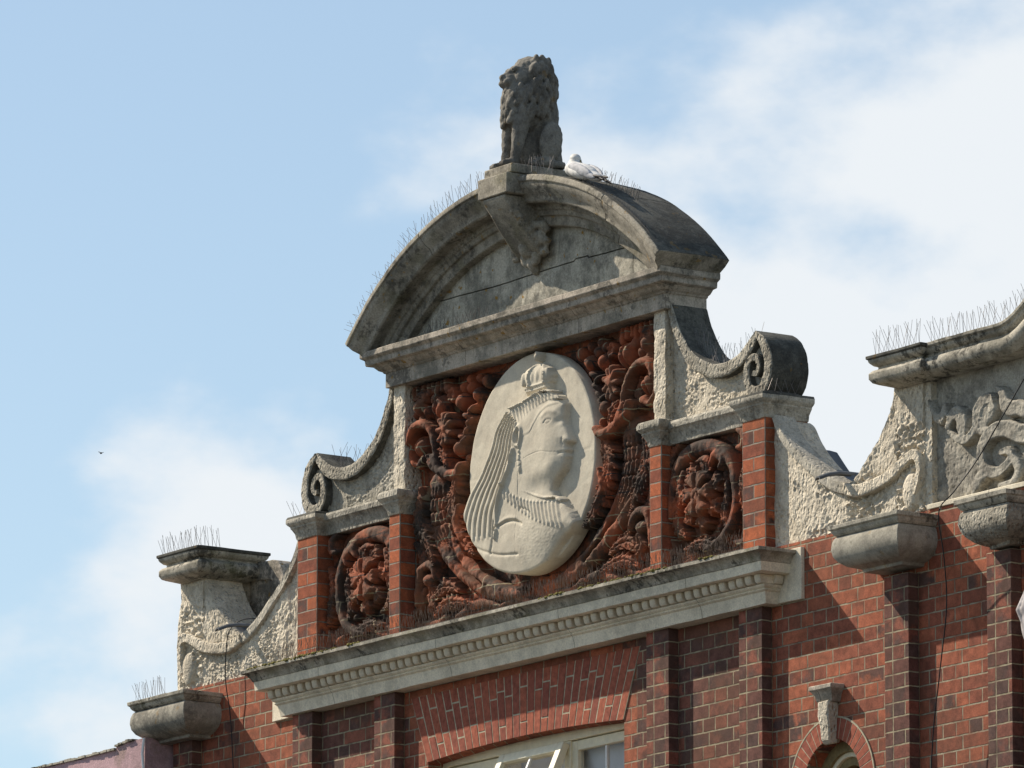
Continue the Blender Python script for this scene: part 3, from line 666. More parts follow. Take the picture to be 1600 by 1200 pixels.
    d2 = r.sdf(cr); r.H = np.where(d2 > 0, np.maximum(r.H, .016+.036*np.sqrt(1-(1-np.clip(d2/.06, 0, 1))**2)), r.H)
    for x in (.0, .045, .09, .14, .19, .23): r.ball(x, 10.605, .021, .040, .012, .045)
    r.ridge([(.07, 10.56), (.06, 10.62), (.09, 10.665), (.14, 10.685), (.19, 10.665), (.215, 10.62), (.215, 10.56)], .007, .014)
    for z in (10.515, 10.535, 10.56): r.ridge([(.01, z), (.12, z-.004), (.25, z)], .005, .007)
    for i in range(10): r.ball(.02+i*.023, 10.547, .007, .006, .010, .045)
    r.ball(.134, 10.718, .020, .024, .045, .02); r.stroke([(.134, 10.70), (.134, 10.76)], .010, .04, .02, smooth=0)
    # cracks across the carving
    r.groove([(-.60, 10.125), (-.25, 10.14), (-.04, 10.149), (.164, 10.170), (.30, 10.15), (.408, 10.135), (.56, 10.135), (.70, 10.142)], .0020, .0022)
    r.groove([(-.021, 10.16), (-.03, 9.9), (-.042, 9.60)], .0022, .003)
    r.H += (fbm(r.X, r.Z, 14, 4, 3)-.5)*.005
    r.H = np.maximum(r.H, -.006)
nr_, nt_ = 118, 400
rr = np.linspace(0, 1, nr_)**.75*DR; th = np.linspace(0, 2*math.pi, nt_, endpoint=False)
X = DX+rr[:, None]*np.cos(th); Z = DZ+rr[:, None]*np.sin(th); r_ = Relief(X, Z); bust(r_)
r_.H[0, :] = r_.H[0].mean()
lip = np.clip((DR-rr[:, None])/.010, 0, 1); Hh = r_.H-.006*(1-lip)
V = np.stack([X, .055-Hh, Z], -1).reshape(-1, 3).tolist()
F = [(i*nt_+j, (i+1)*nt_+j, (i+1)*nt_+(j+1) % nt_, i*nt_+(j+1) % nt_) for i in range(nr_-1) for j in range(nt_)]
k = len(V); V += [(DX+(DR)*math.cos(t), .13, DZ+DR*math.sin(t)) for t in th]
F += [((nr_-1)*nt_+j, k+j, k+(j+1) % nt_, (nr_-1)*nt_+(j+1) % nt_) for j in range(nt_)]
med = mk('portrait_medallion', V, F, M['portrait'], B, ang=70)
tag(med, 'pale round stone medallion with a crowned veiled woman in profile')

# strips beside the centre panel, console scrolls ---------------------------
for s in (-1, 1):
    def st(r): r.H += (fbm(r.X, r.Z, 18, 4, 6)-.5)*.014-.008*np.exp(-((r.X-1.235)/.012)**2)*(fbm(r.X*0, r.Z, 30, 3, 2))
    mapped('corner_strip', 1.235, 1.345, 10.165, 10.783, .028, .275, st, M['stucco'], B, step=.0075, mirror=s < 0)
    top = cat([(1.40, 10.755), (1.45, 10.67), (1.571, 10.52), (1.72, 10.43), (1.85, 10.395), (1.98, 10.405), (2.08, 10.45), (2.19, 10.52), (2.27, 10.42), (2.30, 10.30), (2.27, 10.17)], 8)
    tx = np.array([p[0] for p in top]); tz = np.array([p[1] for p in top]); tz = tz[np.argsort(tx)]; tx = np.sort(tx)
    def ztop(x): return float(np.interp(x, tx, tz))-.012
    def sc(r):
        rough = np.clip((fbm(r.X, r.Z, 6, 3, 11)-.42)*6, 0, 1); r.H += rough*(worley(r.X, r.Z, 46, 3)-.5)*.016+(fbm(r.X, r.Z, 25, 4, 5)-.5)*.012
    mapped('scroll_panel', 1.346, 2.26, 10.15, ztop, .085, .27, sc, M['stucco'] if s > 0 else M['stucco_grey'], B, step=.0075, mirror=s < 0)
    A = [(1.375, 10.80), (1.43, 10.665), (1.545, 10.50), (1.70, 10.40), (1.85, 10.365), (2.0, 10.385), (2.10, 10.44), (2.185, 10.515)]
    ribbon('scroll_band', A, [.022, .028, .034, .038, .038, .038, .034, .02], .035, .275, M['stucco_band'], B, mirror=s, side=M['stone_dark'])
    Cc = [(2.175, 10.52), (2.24, 10.46), (2.285, 10.38), (2.29, 10.29), (2.25, 10.215), (2.19, 10.19), (2.125, 10.215), (2.095, 10.275), (2.10, 10.345), (2.14, 10.385), (2.185, 10.375), (2.205, 10.33), (2.185, 10.295), (2.155, 10.30)]
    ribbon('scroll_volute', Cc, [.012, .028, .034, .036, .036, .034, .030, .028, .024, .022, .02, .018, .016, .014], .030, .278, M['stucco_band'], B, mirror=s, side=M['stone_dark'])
    mapped('scroll_heart', 2.09, 2.27, 10.19, lambda x: 10.44, .075, .27, lambda r: None, M['stucco_grey'], B, step=.03, mirror=s < 0)
# pediment -------------------------------------------------------------------
pe = [(0, 10.782), (0, 10.866), (.008, 10.868), (.014, 10.878), (.020, 10.881), (.03, 10.885), (.045, 10.900), (.052, 10.908), (.080, 10.913), (.084, 10.916), (.086, 10.944), (.092, 10.948), (.102, 10.955), (.108, 10.960), (.108, 10.992), (.06, 11.01), (-.1, 11.02)]
cornice('pediment_cornice', -1.39, 1.39, 0, .28, pe, M['stone'], B, seg=.05, amp=.0025, topmat=M['stone_dark'], topfrom=14, ob=.15)
AR, ACZ = 2.15, 9.58
T0 = math.asin(1.565/AR)
sec = [(0, -.165), (-.012, -.172), (-.034, -.172), (-.040, -.162), (-.052, -.160), (-.075, -.150), (-.105, -.118), (-.125, -.108), (-.140, -.106), (-.148, -.095), (-.150, -.03), (-.158, -.026), (-.176, -.024), (-.182, -.012),
       (-.196, -.010), (-.208, -.004), (-.212, .012), (-.222, .016), (-.262, .018), (-.268, .03), (-.272, .27), (-.13, .28), (-.05, .305), (.0, .31), (.006, .22), (.008, .1), (.004, -.1)]
def arch_sweep(t0, t1, n=110):
    V = []; m = len(sec); MI = []
    for i in range(n+1):
        t = t0+(t1-t0)*i/n
        for dr, y in sec:
            q = Vector(((AR+dr)*math.sin(t), y, ACZ+(AR+dr)*math.cos(t))); V.append(q)
    V = jit(V, .003, 4)
    F = []
    for i in range(n):
        for k in range(m): F.append((i*m+k, i*m+(k+1) % m, (i+1)*m+(k+1) % m, (i+1)*m+k)); MI.append(1 if k >= 22 else 0)
    F += [tuple(range(m-1, -1, -1)), tuple(range(n*m, (n+1)*m))]; MI += [0, 0]
    o = mk('arch_moulding', V, F, M['stone_arch'], B, mats=[M['stone_arch'], M['stone_dark']], ang=32)
    o.data.polygons.foreach_set('material_index', MI)
    m_ = o.modifiers.new('bevel', 'BEVEL'); m_.width = .003; m_.segments = 1; m_.limit_method = 'ANGLE'; m_.angle_limit = R(45)
    return o
js = [-T0, -T0*.47, .005, T0*.62, T0]
for a, b in zip(js, js[1:]): arch_sweep(a+.0008, b-.0008, max(12, int(110*(b-a)/(2*T0))))
# block closing the pediment at the back and the ends
tb = MB(); za = lambda x, r=AR-.2: ACZ+math.sqrt(r*r-x*x)
tb.prism([(-1.36, 11.0)]+[(x, za(x, 1.95)) for x in np.linspace(-1.28, 1.28, 30)]+[(1.36, 11.0)], .12, .268)
tb.build('tympanum_core', M['stone_dark'], B, ang=0)
RI = AR-.262
def zt(x): return ACZ+math.sqrt(max(RI*RI-x*x, .01))
def tr(r):
    r.H += (fbm(r.X, r.Z, 9, 4, 2)-.5)*.010+(fbm(r.X*2.2, r.Z*.5, 30, 3, 8)-.5)*.006
    for sx in (.25,): r.groove([(sx, 11.22), (sx+.01, 11.5)], .004, .008)
xl = math.sqrt(RI*RI-(11.215-ACZ)**2)
def wav(x): return 11.218+.004*math.sin(x*5)+(.012 if .42 < x < .55 else 0)
mapped('tympanum_stone', -xl, xl, lambda x: min(wav(x)+.004, zt(x)-.002), zt, .070, .16, tr, M['stone_tymp'], B, step=.012)
xb = math.sqrt(RI*RI-(11.0-ACZ)**2)+.03
mapped('tympanum_stone', -xb, .985, 11.0, lambda x: max(11.002, min(wav(x)-.004, zt(x))), .068, .16, tr, M['stone_tymp'], B, step=.012)
mapped('tympanum_stone', .990, xb, 11.0, lambda x: max(11.002, min(wav(x)-.004, zt(x))), .068, .16, tr, M['stone_tymp'], B, step=.012)
# bracket that carries the lion
bx = .062
br = empty('lion_bracket'); br.parent = B
MB().box(bx-.145, bx+.145, -.245, -.0, 11.618, 11.735).build('bracket_block', M['stone_arch'], br, bev=.006)
MB().box(bx-.125, bx+.150, -.215, .27, 11.737, 11.79).build('bracket_plinth', M['stone_arch'], br, bev=.006)
MB().box(bx-.13, bx+.13, -.1, .26, 11.60, 11.736).build('bracket_seat', M['stone_arch'], br, bev=.004)
cv = [(-.238, 11.616), (-.228, 11.585), (-.18, 11.525), (-.13, 11.455), (-.08, 11.395), (-.04, 11.345), (.0, 11.31), (.06, 11.29), (.10, 11.6), (.10, 11.616)]
MB().prismx(cv, bx-.11, bx+.11).build('bracket_neck', M['stone_arch'], br, bev=.01)
lf = MB()
for i in range(7):
    t = i/6; lf.ell((bx-.09+.01*t, -.15+.18*t, 11.53-.20*t), (.026, .035, .03)); lf.ell((bx+.09+.01*t, -.15+.18*t, 11.53-.20*t), (.028, .035, .03))
for s in (-1, 1):
    lf.tube([(bx+s*.05, -.03, 11.40), (bx+s*.12, 0.0, 11.40), (bx+s*.16, .02, 11.36), (bx+s*.15, .02, 11.31), (bx+s*.11, .02, 11.31)], [.03, .035, .03, .025, .02], 8)
    if s > 0: lf.tube([(bx+s*.09, -.04, 11.47), (bx+s*.15, 0, 11.46), (bx+s*.17, .02, 11.42)], [.02, .03, .02], 8)
    lf.ell((bx+s*.06, .02, 11.30), (.03, .03, .06), (0, s*.4, 0))
lf.ell((bx, -.0, 11.36), (.06, .06, .07)); lf.ell((bx, .03, 11.28), (.035, .035, .06)); lf.ell((bx, .05, 11.235), (.025, .025, .035))
lv = lf.build('acanthus_leaf', M['stone_arch'], br); fused(lv, .007, 1, .004, 30)

# parapet wings, pedestals ---------------------------------------------------
wt = cat([(2.30, 10.04), (2.356, 10.0), (2.42, 9.905), (2.53, 9.79), (2.66, 9.69), (2.80, 9.61), (2.93, 9.565), (3.05, 9.60), (3.16, 9.69), (3.28, 9.80), (3.36, 9.92), (3.40, 9.99)], 8)
wx = np.array([p[0] for p in wt]); wz = np.array([p[1] for p in wt])
for s in (-1, 1):
    sd_ = 3 if s > 0 else 9
    def wr(r, q=sd_):
        edge = np.clip((r.X-2.47)/.03+(fbm(r.X, r.Z, 12, 3, q)-.5)*3, 0, 1); top_ = np.interp(r.X, wx, wz)-r.Z; m = edge*np.clip((fbm(r.X, r.Z, 3.5, 3, q+4)-.36)*5, 0.1, 1)*np.clip(top_/.07, .25, 1)*np.clip(1.6-np.abs(r.X-2.75)*1.3, .45, 1)
        wv = worley(r.X, r.Z*.75, 34, q); wv2 = worley(r.X, r.Z, 70, q+3)
        r.H += edge*.012+m*((wv-.62)*(.046 if q == 3 else .010)+(wv2-.5)*.014)+(q != 3)*(fbm(r.X*2.5, r.Z*.6, 40, 3, 5)-.5)*.014+(fbm(r.X, r.Z, 20, 4, q)-.5)*.012
    mapped('parapet_wing', 2.31, 3.412, 9.322, lambda x: float(np.interp(x, wx, wz))-.005, .062, .30, wr, M['stucco'], B, step=.0065, mirror=s < 0)
    ribbon('wing_band', [(2.345, 10.03), (2.405, 9.925), (2.51, 9.82), (2.65, 9.715), (2.79, 9.62), (2.90, 9.565), (3.01, 9.535)], [.018, .022, .026, .028, .030, .032, .03], .030, .16, M['stucco_grey'], B, mirror=s, amp=.002, pit=.002)
    ribbon('wing_volute', [(2.97, 9.545), (3.08, 9.515), (3.22, 9.52), (3.36, 9.545), (3.47, 9.59), (3.55, 9.625), (3.61, 9.625), (3.635, 9.58), (3.63, 9.50), (3.60, 9.42)], [.028, .034, .034, .032, .030, .028, .028, .024, .018, .010], .018, .10, M['stucco'], B, mirror=s, amp=.006, pit=.004)
    # lead lining and a rear up-stand seen over the dip
    MB().prism([(a, b) for a, b in zip(wx[4:-8]*1., wz[4:-8]-.003)] + [(3.2, 9.34), (2.4, 9.34)] if False else [(s*a, b+.006) for a, b in zip(wx, wz) if 2.62 < a < 3.13]+[(s*a, b-.02) for a, b in reversed(list(zip(wx, wz))) if 2.62 < a < 3.13], .075, .50).build('lead_lining', M['lead'], B, ang=40)
    # pedestal body over the corbel
    def pr(r, q=sd_+20):
        m = np.clip((10.0-r.Z-.14+(fbm(r.X, r.Z, 8, 3, q)-.5)*.2)*8, 0, 1); r.H += m*((worley(r.X, r.Z, 30, q)-.6)*.035+(worley(r.X, r.Z, 70, q)-.5)*.012)+(fbm(r.X, r.Z, 18, 4, q)-.5)*.015
        r.ball(3.55, 9.44, .07, .10, .03, .0)
    mapped('pedestal', 3.405, 3.655, 9.322, 10.0 if s < 0 else 10.03, .045, .32, pr, M['stucco'], B, step=.0065, mirror=s < 0)
# the left pedestal stands at the end of the parapet and bulges outwards lower down
ob = MB(); ob.prism([(-3.652, 9.33), (-3.70, 9.33), (-3.715, 9.55), (-3.705, 9.72), (-3.69, 9.82), (-3.652, 9.88)], .05, .32); ob.V = jit(ob.V, .01, 9); ob.build('pedestal_shoulder', M['stucco'], B, bev=.01)
capp = [(.03, 9.965), (.10, 9.985), (.125, 9.995), (.14, 10.015), (.14, 10.045), (.125, 10.06), (.10, 10.068), (.10, 10.08), (.118, 10.085), (.135, 10.10), (.142, 10.11), (.142, 10.118), (.152, 10.124), (.152, 10.14), (.0, 10.15)]
cornice('pedestal_cap', -3.60, -3.40, .045, .30, [(o*.85, z-.003) for o, z in capp], M['stone_soot'], B, seg=.05, amp=.003, topmat=M['stone_dark'], topfrom=11)
# rear scroll behind the left pedestal
ribbon('rear_scroll', [(-3.42, 10.03), (-3.22, 10.02), (-3.12, 10.0), (-3.06, 9.90), (-2.98, 9.80), (-2.88, 9.74), (-2.78, 9.72)], [.05, .055, .06, .05, .045, .04, .03], .36, .50, M['stone'], B)
ribbon('rear_scroll', [(3.42, 10.03), (3.30, 10.0), (3.22, 9.93), (3.14, 9.80), (3.06, 9.70), (2.95, 9.62)], [.05, .05, .045, .045, .04, .03], .36, .50, M['stone'], B)
MB().prism([(-3.62, 9.3), (-3.62, 10.0), (-3.22, 9.99), (-3.13, 9.97), (-3.06, 9.88), (-2.98, 9.78), (-2.88, 9.72), (-2.76, 9.70), (-2.76, 9.3)], .38, .48).build('rear_upstand', M['stone'], B, bev=.01)
box('pedestal_return', -3.64, -3.42, .30, .40, 9.3, 9.99, M['stucco_grey'], B, bev=.004)
for s in (-1, 1):
    hb = MB().prism([(s*2.30, 9.35), (s*2.30, 9.90), (s*2.37, 9.875), (s*2.44, 9.80), (s*2.53, 9.70), (s*2.58, 9.63), (s*2.58, 9.35)], .31, .44)
    hb.V = jit(hb.V, .01, 6); hb.build('lead_hood', M['lead'], B, bev=.01)
    # rainwater spout
    sp = MB(); x = s*2.965
    pts = [(x, .10, 9.625), (x, .0, 9.62), (x, -.07, 9.605), (x-.01, -.13, 9.58)]
    Vv = []
    for p in pts:
        for k_ in range(9):
            a = math.pi*(k_/8); Vv.append((p[0]+.024*math.cos(a), p[1], p[2]-.004+.020*math.sin(a)))
        for k_ in range(8, -1, -1):
            a = math.pi*(k_/8); Vv.append((p[0]+.020*math.cos(a), p[1], p[2]-.006+.015*math.sin(a)))
    Fv = [(i*18+k_, i*18+(k_+1) % 18, (i+1)*18+(k_+1) % 18, (i+1)*18+k_) for i in range(3) for k_ in range(18)]+[tuple(range(17, -1, -1)), tuple(range(54, 72))]
    mk('rainwater_spout', Vv, Fv, M['lead'], B)

# corbels ---------------------------------------------------------------------
def corbel(cx, hw, proj, rough=False, dz=0):
    e = empty('corbel'); e.parent = B
    pf = [(proj-.13, 8.995), (proj-.125, 9.012), (proj-.11, 9.016), (proj-.07, 9.03), (proj-.035, 9.055), (proj-.015, 9.085), (proj-.008, 9.12), (proj-.012, 9.155), (proj-.02, 9.178), (proj-.03, 9.19)]; pf = [(a, b_+dz) for a, b_ in pf]
    base = hw-proj
    m = M['stucco_band'] if rough else M['corbel']
    cornice('corbel_body', cx-base, cx+base, WY, WY+.1, pf, m, e, seg=.03, amp=.004 if not rough else .012, ob=0)
    pf = [(proj-.03, 9.192), (proj-.02, 9.20), (proj-.012, 9.21), (proj-.008, 9.222), (proj+.002, 9.228), (proj+.004, 9.25), (-.0, 9.262)]; pf = [(a, b_+dz) for a, b_ in pf]
    cornice('corbel_slab', cx-base, cx+base, WY, WY+.1, pf, M['stone_soot'], e, seg=.05, amp=.003, ob=0, topmat=M['stone_dark'], topfrom=5)
corbel(-3.49, .31, .27); corbel(3.485, .30, .27, dz=.033); corbel(4.43, .215, .22, True, dz=.02); corbel(5.3, .215, .22)

# second gable, right of the wing ------------------------------------------------
def gz(x):                                                  # underside of its coping
    return 10.015 if x < 4.42 else 10.015+.9*(1-math.cos(min(1.35, (x-4.42)/.62)))
def r2(r):
    S = r.stroke
    S([(3.70, 9.90), (3.735, 9.84), (3.765, 9.80), (3.80, 9.795), (3.835, 9.815), (3.85, 9.86)], [.012, .02, .03, .035, .03, .01], .045, .01)
    S([(3.84, 9.86), (3.83, 9.81), (3.80, 9.79)], [.012, .03, .02], .05, .02, vein=.01)
    S([(3.86, 9.74), (3.90, 9.79), (3.935, 9.80), (3.975, 9.77), (3.985, 9.71), (3.99, 9.66)], [.02, .035, .04, .045, .045, .02], .055, .015)
    S([(3.87, 9.71), (3.93, 9.67), (3.995, 9.645), (4.05, 9.66), (4.10, 9.71)], [.015, .02, .025, .025, .02], .05, .02)
    S([(4.10, 9.71), (4.12, 9.78), (4.165, 9.83), (4.22, 9.83), (4.25, 9.78)], [.03, .04, .035, .03, .015], .055, .02)
    S([(4.15, 9.72), (4.20, 9.76), (4.25, 9.78)], [.05, .06, .03], .04, .01)
    S([(4.28, 9.88), (4.33, 9.84), (4.35, 9.78), (4.40, 9.75), (4.46, 9.745), (4.53, 9.72), (4.58, 9.76)], [.012, .03, .045, .045, .045, .04, .02], .055, .015)
    S([(4.10, 9.68), (4.2, 9.66), (4.30, 9.63)], [.02, .03, .02], .045, .01)
    S([(4.62, 9.60), (4.48, 9.605), (4.36, 9.65), (4.24, 9.655), (4.155, 9.60), (4.14, 9.52), (4.19, 9.455), (4.28, 9.435), (4.36, 9.46), (4.395, 9.50), (4.37, 9.535), (4.31, 9.535)],
      [.06, .055, .05, .045, .04, .035, .033, .033, .03, .028, .024, .018], .065, .01)
    S([(4.08, 9.36), (4.12, 9.42), (4.20, 9.45)], [.03, .045, .03], .05, .01); r.ball(4.055, 9.40, .025, .03, .04)
    S([(4.4, 9.5), (4.45, 9.42), (4.4, 9.36), (4.3, 9.36)], [.03, .04, .035, .02], .055)
    for i in range(5): S([(4.75+.16*i, 9.4+.1*i), (4.8+.16*i, 9.6+.08*i), (4.72+.16*i, 9.7+.08*i)], [.03, .05, .02], .06)
    r.H = .052*np.tanh(r.H/.052)*1.15-.010*np.clip((r.H-.06)/.02, 0, 1)
    r.H += (fbm(r.X, r.Z, 16, 4, 5)-.5)*.012+(fbm(r.X, r.Z, 60, 3, 7)-.5)*.007
mapped('carved_gable_panel', 3.70, 5.4, 9.345, gz, .090, .32, r2, M['stucco_dark'], B, step=.0085)
def mr(r): r.H += (worley(r.X, r.Z, 40, 2)-.5)*.012+(fbm(r.X, r.Z, 22, 4, 5)-.5)*.012
mapped('panel_margin', 3.656, 3.712, 9.322, 10.02, .055, .3, mr, M['stucco'], B, step=.0075)
MB().box(3.70, 5.4, .03, .33, 9.322, 9.348).build('panel_sill', M['stone_pale'], B, bev=.003)
# coping: torus with a stepped fillet, breaking forward over the pedestal
cop = [(-.10, .0), (-.118, .012), (-.145, .022), (-.160, .045), (-.160, .068), (-.145, .088), (-.115, .095), (-.112, .11), (-.128, .118), (-.142, .13), (-.145, .142), (-.160, .15), (-.160, .168), (.30, .18), (.30, .0)]
def coping(xs, dy, z0f, name, scale=1.):
    m = len(cop); V = []; zs = [z0f(x) for x in xs]
    for i, x in enumerate(xs):
        j0, j1 = max(i-1, 0), min(i+1, len(xs)-1); a = math.atan2(zs[j1]-zs[j0], xs[j1]-xs[j0])
        for y, h in cop: V.append((x-h*math.sin(a), (.07+y*scale-dy) if y < 0 else y+.07, zs[i]+h*math.cos(a)))
    V = jit(V, .003, 8); F = [(i*m+k, i*m+(k+1) % m, (i+1)*m+(k+1) % m, (i+1)*m+k) for i in range(len(xs)-1) for k in range(m)]
    F += [tuple(range(m-1, -1, -1)), tuple(range((len(xs)-1)*m, len(xs)*m))]
    o = mk(name, V, F, M['stone_soot'], B, ang=40, bev=.003); return o
coping(list(np.linspace(3.74, 5.35, 60)), 0, lambda x: gz(x), 'gable_coping', .8)
cornice('pedestal_cap', 3.49, 3.68, .045, .36, [(o*.95, z+.04) for o, z in capp], M['stone_soot'], B, seg=.05, amp=.003, topmat=M['stone_dark'], topfrom=11)

# flat arch of rubbed bricks ---------------------------------------------------
va = MB(); n = 29; cxm = (WX0+WX1)/2
topz = 8.955
for i in range(n):
    def P(t, h):
        xb = WX0+.0+(WX1-WX0)*t; xt = cxm+(xb-cxm)*1.17; zb = headz(xb)
        return xb+(xt-xb)*h, zb+(topz-zb)*h
    a, b = (i+.06)/n, (i+.94)/n
    cut = [0, .36, 1.0] if i % 2 else [0, .68, 1.0]
    if i % 3 == 2: cut = [0, .22, .78, 1.0]
    for h0, h1 in zip(cut, cut[1:]):
        g0 = h0+(.012 if h0 else 0); g1 = h1-(.012 if h1 < 1 else 0); pj = random.uniform(-.0015, .0015)
        va.prism([P(a, g0), P(b, g0), P(b, g1), P(a, g1)], WY-.008+pj, WY+.02)
MBm = MB(); MBm.prism([P_ for P_ in [(WX0, headz(WX0)+.002)]+[(x, headz(x)+.002) for x in np.linspace(WX0, WX1, 12)[1:-1]]+[(WX1, headz(WX1)+.002), (cxm+(WX1-cxm)*1.17, topz), (cxm+(WX0-cxm)*1.17, topz)]], WY-.0062, WY+.01)
fa = va.build('flat_arch', M['vous'], B, ang=0, bev=.0015); MBm.build('arch_mortar', M['mortar'], fa, ang=0)

# windows ----------------------------------------------------------------------
def sash(parent, name, x0, x1, z0, z1, y, bars=1, fw=.055, tilt=0, hinge=None):
    e = bpy.data.objects.new(name, None); e.empty_display_size = .1; link(e, parent); e.location = (0, y, z1)
    f = MB(); d = .045; zz1 = 0; zz0 = z0-z1
    f.box(x0, x0+fw, 0, d, zz0, zz1); f.box(x1-fw, x1, 0, d, zz0, zz1); f.box(x0+fw, x1-fw, 0.001, d-.001, zz1-fw, zz1); f.box(x0+fw, x1-fw, 0.001, d-.001, zz0, zz0+fw)
    f.build('frame', M['frame'], e, bev=.004)
    MB().box(x0+fw-.002, x1-fw+.002, .022, .026, zz0+fw-.002, zz1-fw+.002).build('pane', M['glass'], e, ang=0)
    b = MB(); 
    for i in range(bars):
        x = x0+fw+(x1-x0-2*fw)*(i+1)/(bars+1); b.box(x-.008, x+.008, .014, .034, zz0+fw, zz1-fw)
    b.build('glazing_bar', M['bar'], e)
    e.rotation_euler.x = tilt
    return e
win = empty('window'); win.parent = B
fr = MB(); Y0 = .15
fr.box(WX0+.0, WX0+.05, Y0-.01, Y0+.08, 7.3, 8.60); fr.box(WX1-.05, WX1, Y0-.01, Y0+.08, 7.3, 8.60); fr.box(WX0, WX1, Y0-.011, Y0+.081, 8.545, 8.62); fr.box(WX0, WX1, Y0-.011, Y0+.081, 7.3, 7.36)
mu = [-.36, .235]
for x in mu: fr.box(x-.028, x+.028, Y0-.006, Y0+.075, 7.36, 8.545)
fr.build('window_frame', M['frame'], win, bev=.004)
sash(win, 'casement', WX0+.05, mu[0]-.028, 7.37, 8.54, Y0+.005)
sash(win, 'casement', mu[0]-.02, mu[1]+.02, 7.37, 8.54, Y0-.045, tilt=-R(24))
sash(win, 'casement', mu[1]+.028, WX1-.05, 7.37, 8.54, Y0+.005)
MB().box(WX0+.05, WX1-.05, .235, .245, 7.3, 8.6).build('window_blind', M['blind'], win, ang=0)
MB().box(WX0, WX1, Y0-.14, Y0+.1, 7.24, 7.299).build('window_sill', M['stone_pale'], win, bev=.004)
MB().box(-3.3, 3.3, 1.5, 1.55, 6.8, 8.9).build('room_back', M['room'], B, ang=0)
for s in (-1, 1):
    c = s*NX
    nw = empty('niche_window'); nw.parent = B
    va = MB(); 
    nb = 21
    for i in range(nb):
        a0, a1 = math.pi*(i+.05)/nb, math.pi*(i+.95)/nb
        q = lambda a, rd: (c+rd*math.cos(a), NCZ+rd*math.sin(a))
        va.prism([q(a0, NZR), q(a0, NZR+.112), q(a1, NZR+.112), q(a1, NZR)], WY-.006, WY+.02)
    for i in range(12):
        z = NCZ-.075*(i+1)
        for k_ in (-1, 1): va.box(*sorted((c+k_*NZR, c+k_*(NZR+.112))), WY-.005, WY+.02, z+.005, z+.07)
    va.build('arch_bricks', M['vous'], nw, ang=0, bev=.0015)
    m_ = MB()
    for r0, r1, y in ((NZR, NZR+.112, WY-.0045), (NZR+.113, NZR+.122, WY-.007)):
        p_ = [(c+r1*math.cos(math.pi*i/24), NCZ+r1*math.sin(math.pi*i/24)) for i in range(25)]+[(c+r0*math.cos(math.pi*i/24), NCZ+r0*math.sin(math.pi*i/24)) for i in range(24, -1, -1)]
        m_.prism(p_, y, WY+.01)
    m_.build('arch_mortar', M['mortar'], nw, ang=0)
    for r0, r1, y, mt in ((NZR-.06, NZR+.01, .13, M['olive']), (NZR-.085, NZR-.055, .15, M['frame']), (NZR-.13, NZR-.082, .17, M['olive'])):
        p_ = [(c+r1, 7.0)]+[(c+r1*math.cos(math.pi*i/24), NCZ+r1*math.sin(math.pi*i/24)) for i in range(25)]+[(c-r1, 7.0), (c-r0, 7.0)]+[(c+r0*math.cos(math.pi*i/24), NCZ+r0*math.sin(math.pi*i/24)) for i in range(24, -1, -1)]+[(c+r0, 7.0)]
        MB().prism(p_, y, y+.06).build('frame_moulding', mt, nw, bev=.004)
    MB().box(c-.15, c+.15, .215, .22, 7.0, NCZ+.14).build('pane', M['glass'], nw, ang=0)
    ke = empty('keystone'); ke.parent = B
    cornice('keystone_cap', c-.075+.12, c+.075+.12-.0, WY-.05, WY+.05, [(-.03, 8.40), (-.01, 8.42), (.0, 8.445), (.035, 8.465), (.045, 8.47), (.045, 8.49), (.03, 8.495)], M['stone'], ke, seg=.03, amp=.002, ob=0) if False else None
    kx = c+.01
    cornice('keystone_cap', kx-.062, kx+.062, WY-.05, WY+.05, [(.0, 8.41), (.01, 8.425), (.014, 8.45), (.030, 8.472), (.038, 8.478), (.038, 8.498), (.034, 8.503)], M['stone'], ke, seg=.03, amp=.002, ob=0)
    kb = MB().prismx([(WY+.02, 8.20), (WY-.035, 8.185), (WY-.055, 8.21), (WY-.06, 8.28), (WY-.072, 8.34), (WY-.068, 8.38), (WY-.070, 8.415), (WY+.02, 8.415)], kx-.047, kx+.047)
    for i, v in enumerate(kb.V): kb.V[i] = (kx+(v[0]-kx)*(.72+.28*(v[2]-8.19)/.21), v[1], v[2])
    kb.V = jit(kb.V, .006, 20); kb.build('keystone_body', M['stucco'], ke, bev=.008)

# ------------------------------------------------------------------ neighbour
N = empty('pink_building', (-5, 0, 0)); tag(N, 'low pink rendered wall of the next house at the left edge', 'building')
nm = MB(); topn = [(-9, 8.93), (-7.5, 8.96), (-6, 8.98), (-5.2, 8.985), (-4.75, 8.985), (-4.42, 8.985), (-4.0, 8.988), (-3.965, 9.012), (-3.8, 9.02), (-3.65, 9.025)]
P_ = []
for a, b in zip(topn, topn[1:]):
    k = max(1, int((b[0]-a[0])/.05))
    P_ += [(a[0]+(b[0]-a[0])*i/k+5, a[1]+(b[1]-a[1])*i/k+random.uniform(-.006, .006)) for i in range(k)]
P_ += [(topn[-1][0]+5, topn[-1][1])]
nm.prism([(-4, 0)]+P_+[(topn[-1][0]+5, 0)], -.20, 3.0)
nm.build('rendered_wall', M['pink'], N, ang=0)
cpn = MB(); 
for i in range(90):
    x = -7.5+i*.0415; z = float(np.interp(x, [p[0] for p in topn], [p[1] for p in topn])); cpn.box(x+5, x+5+.039, -.215+random.uniform(-.004, .004), 0, z+.001, z+.010+random.uniform(0, .008))
cpn.build('wall_coping', M['stone_soot'], N, ang=0)
fl = MB().tube([(-3.645, -.21, 9.02), (-3.655, -.215, 8.93), (-3.64, -.212, 8.8), (-3.63, -.21, 8.5), (-3.63, -.21, 8.0)], .009, 6)
fl.V = [(v[0]+5, v[1], v[2]) for v in fl.V]; fl.build('corner_flashing', M['bar'], N)

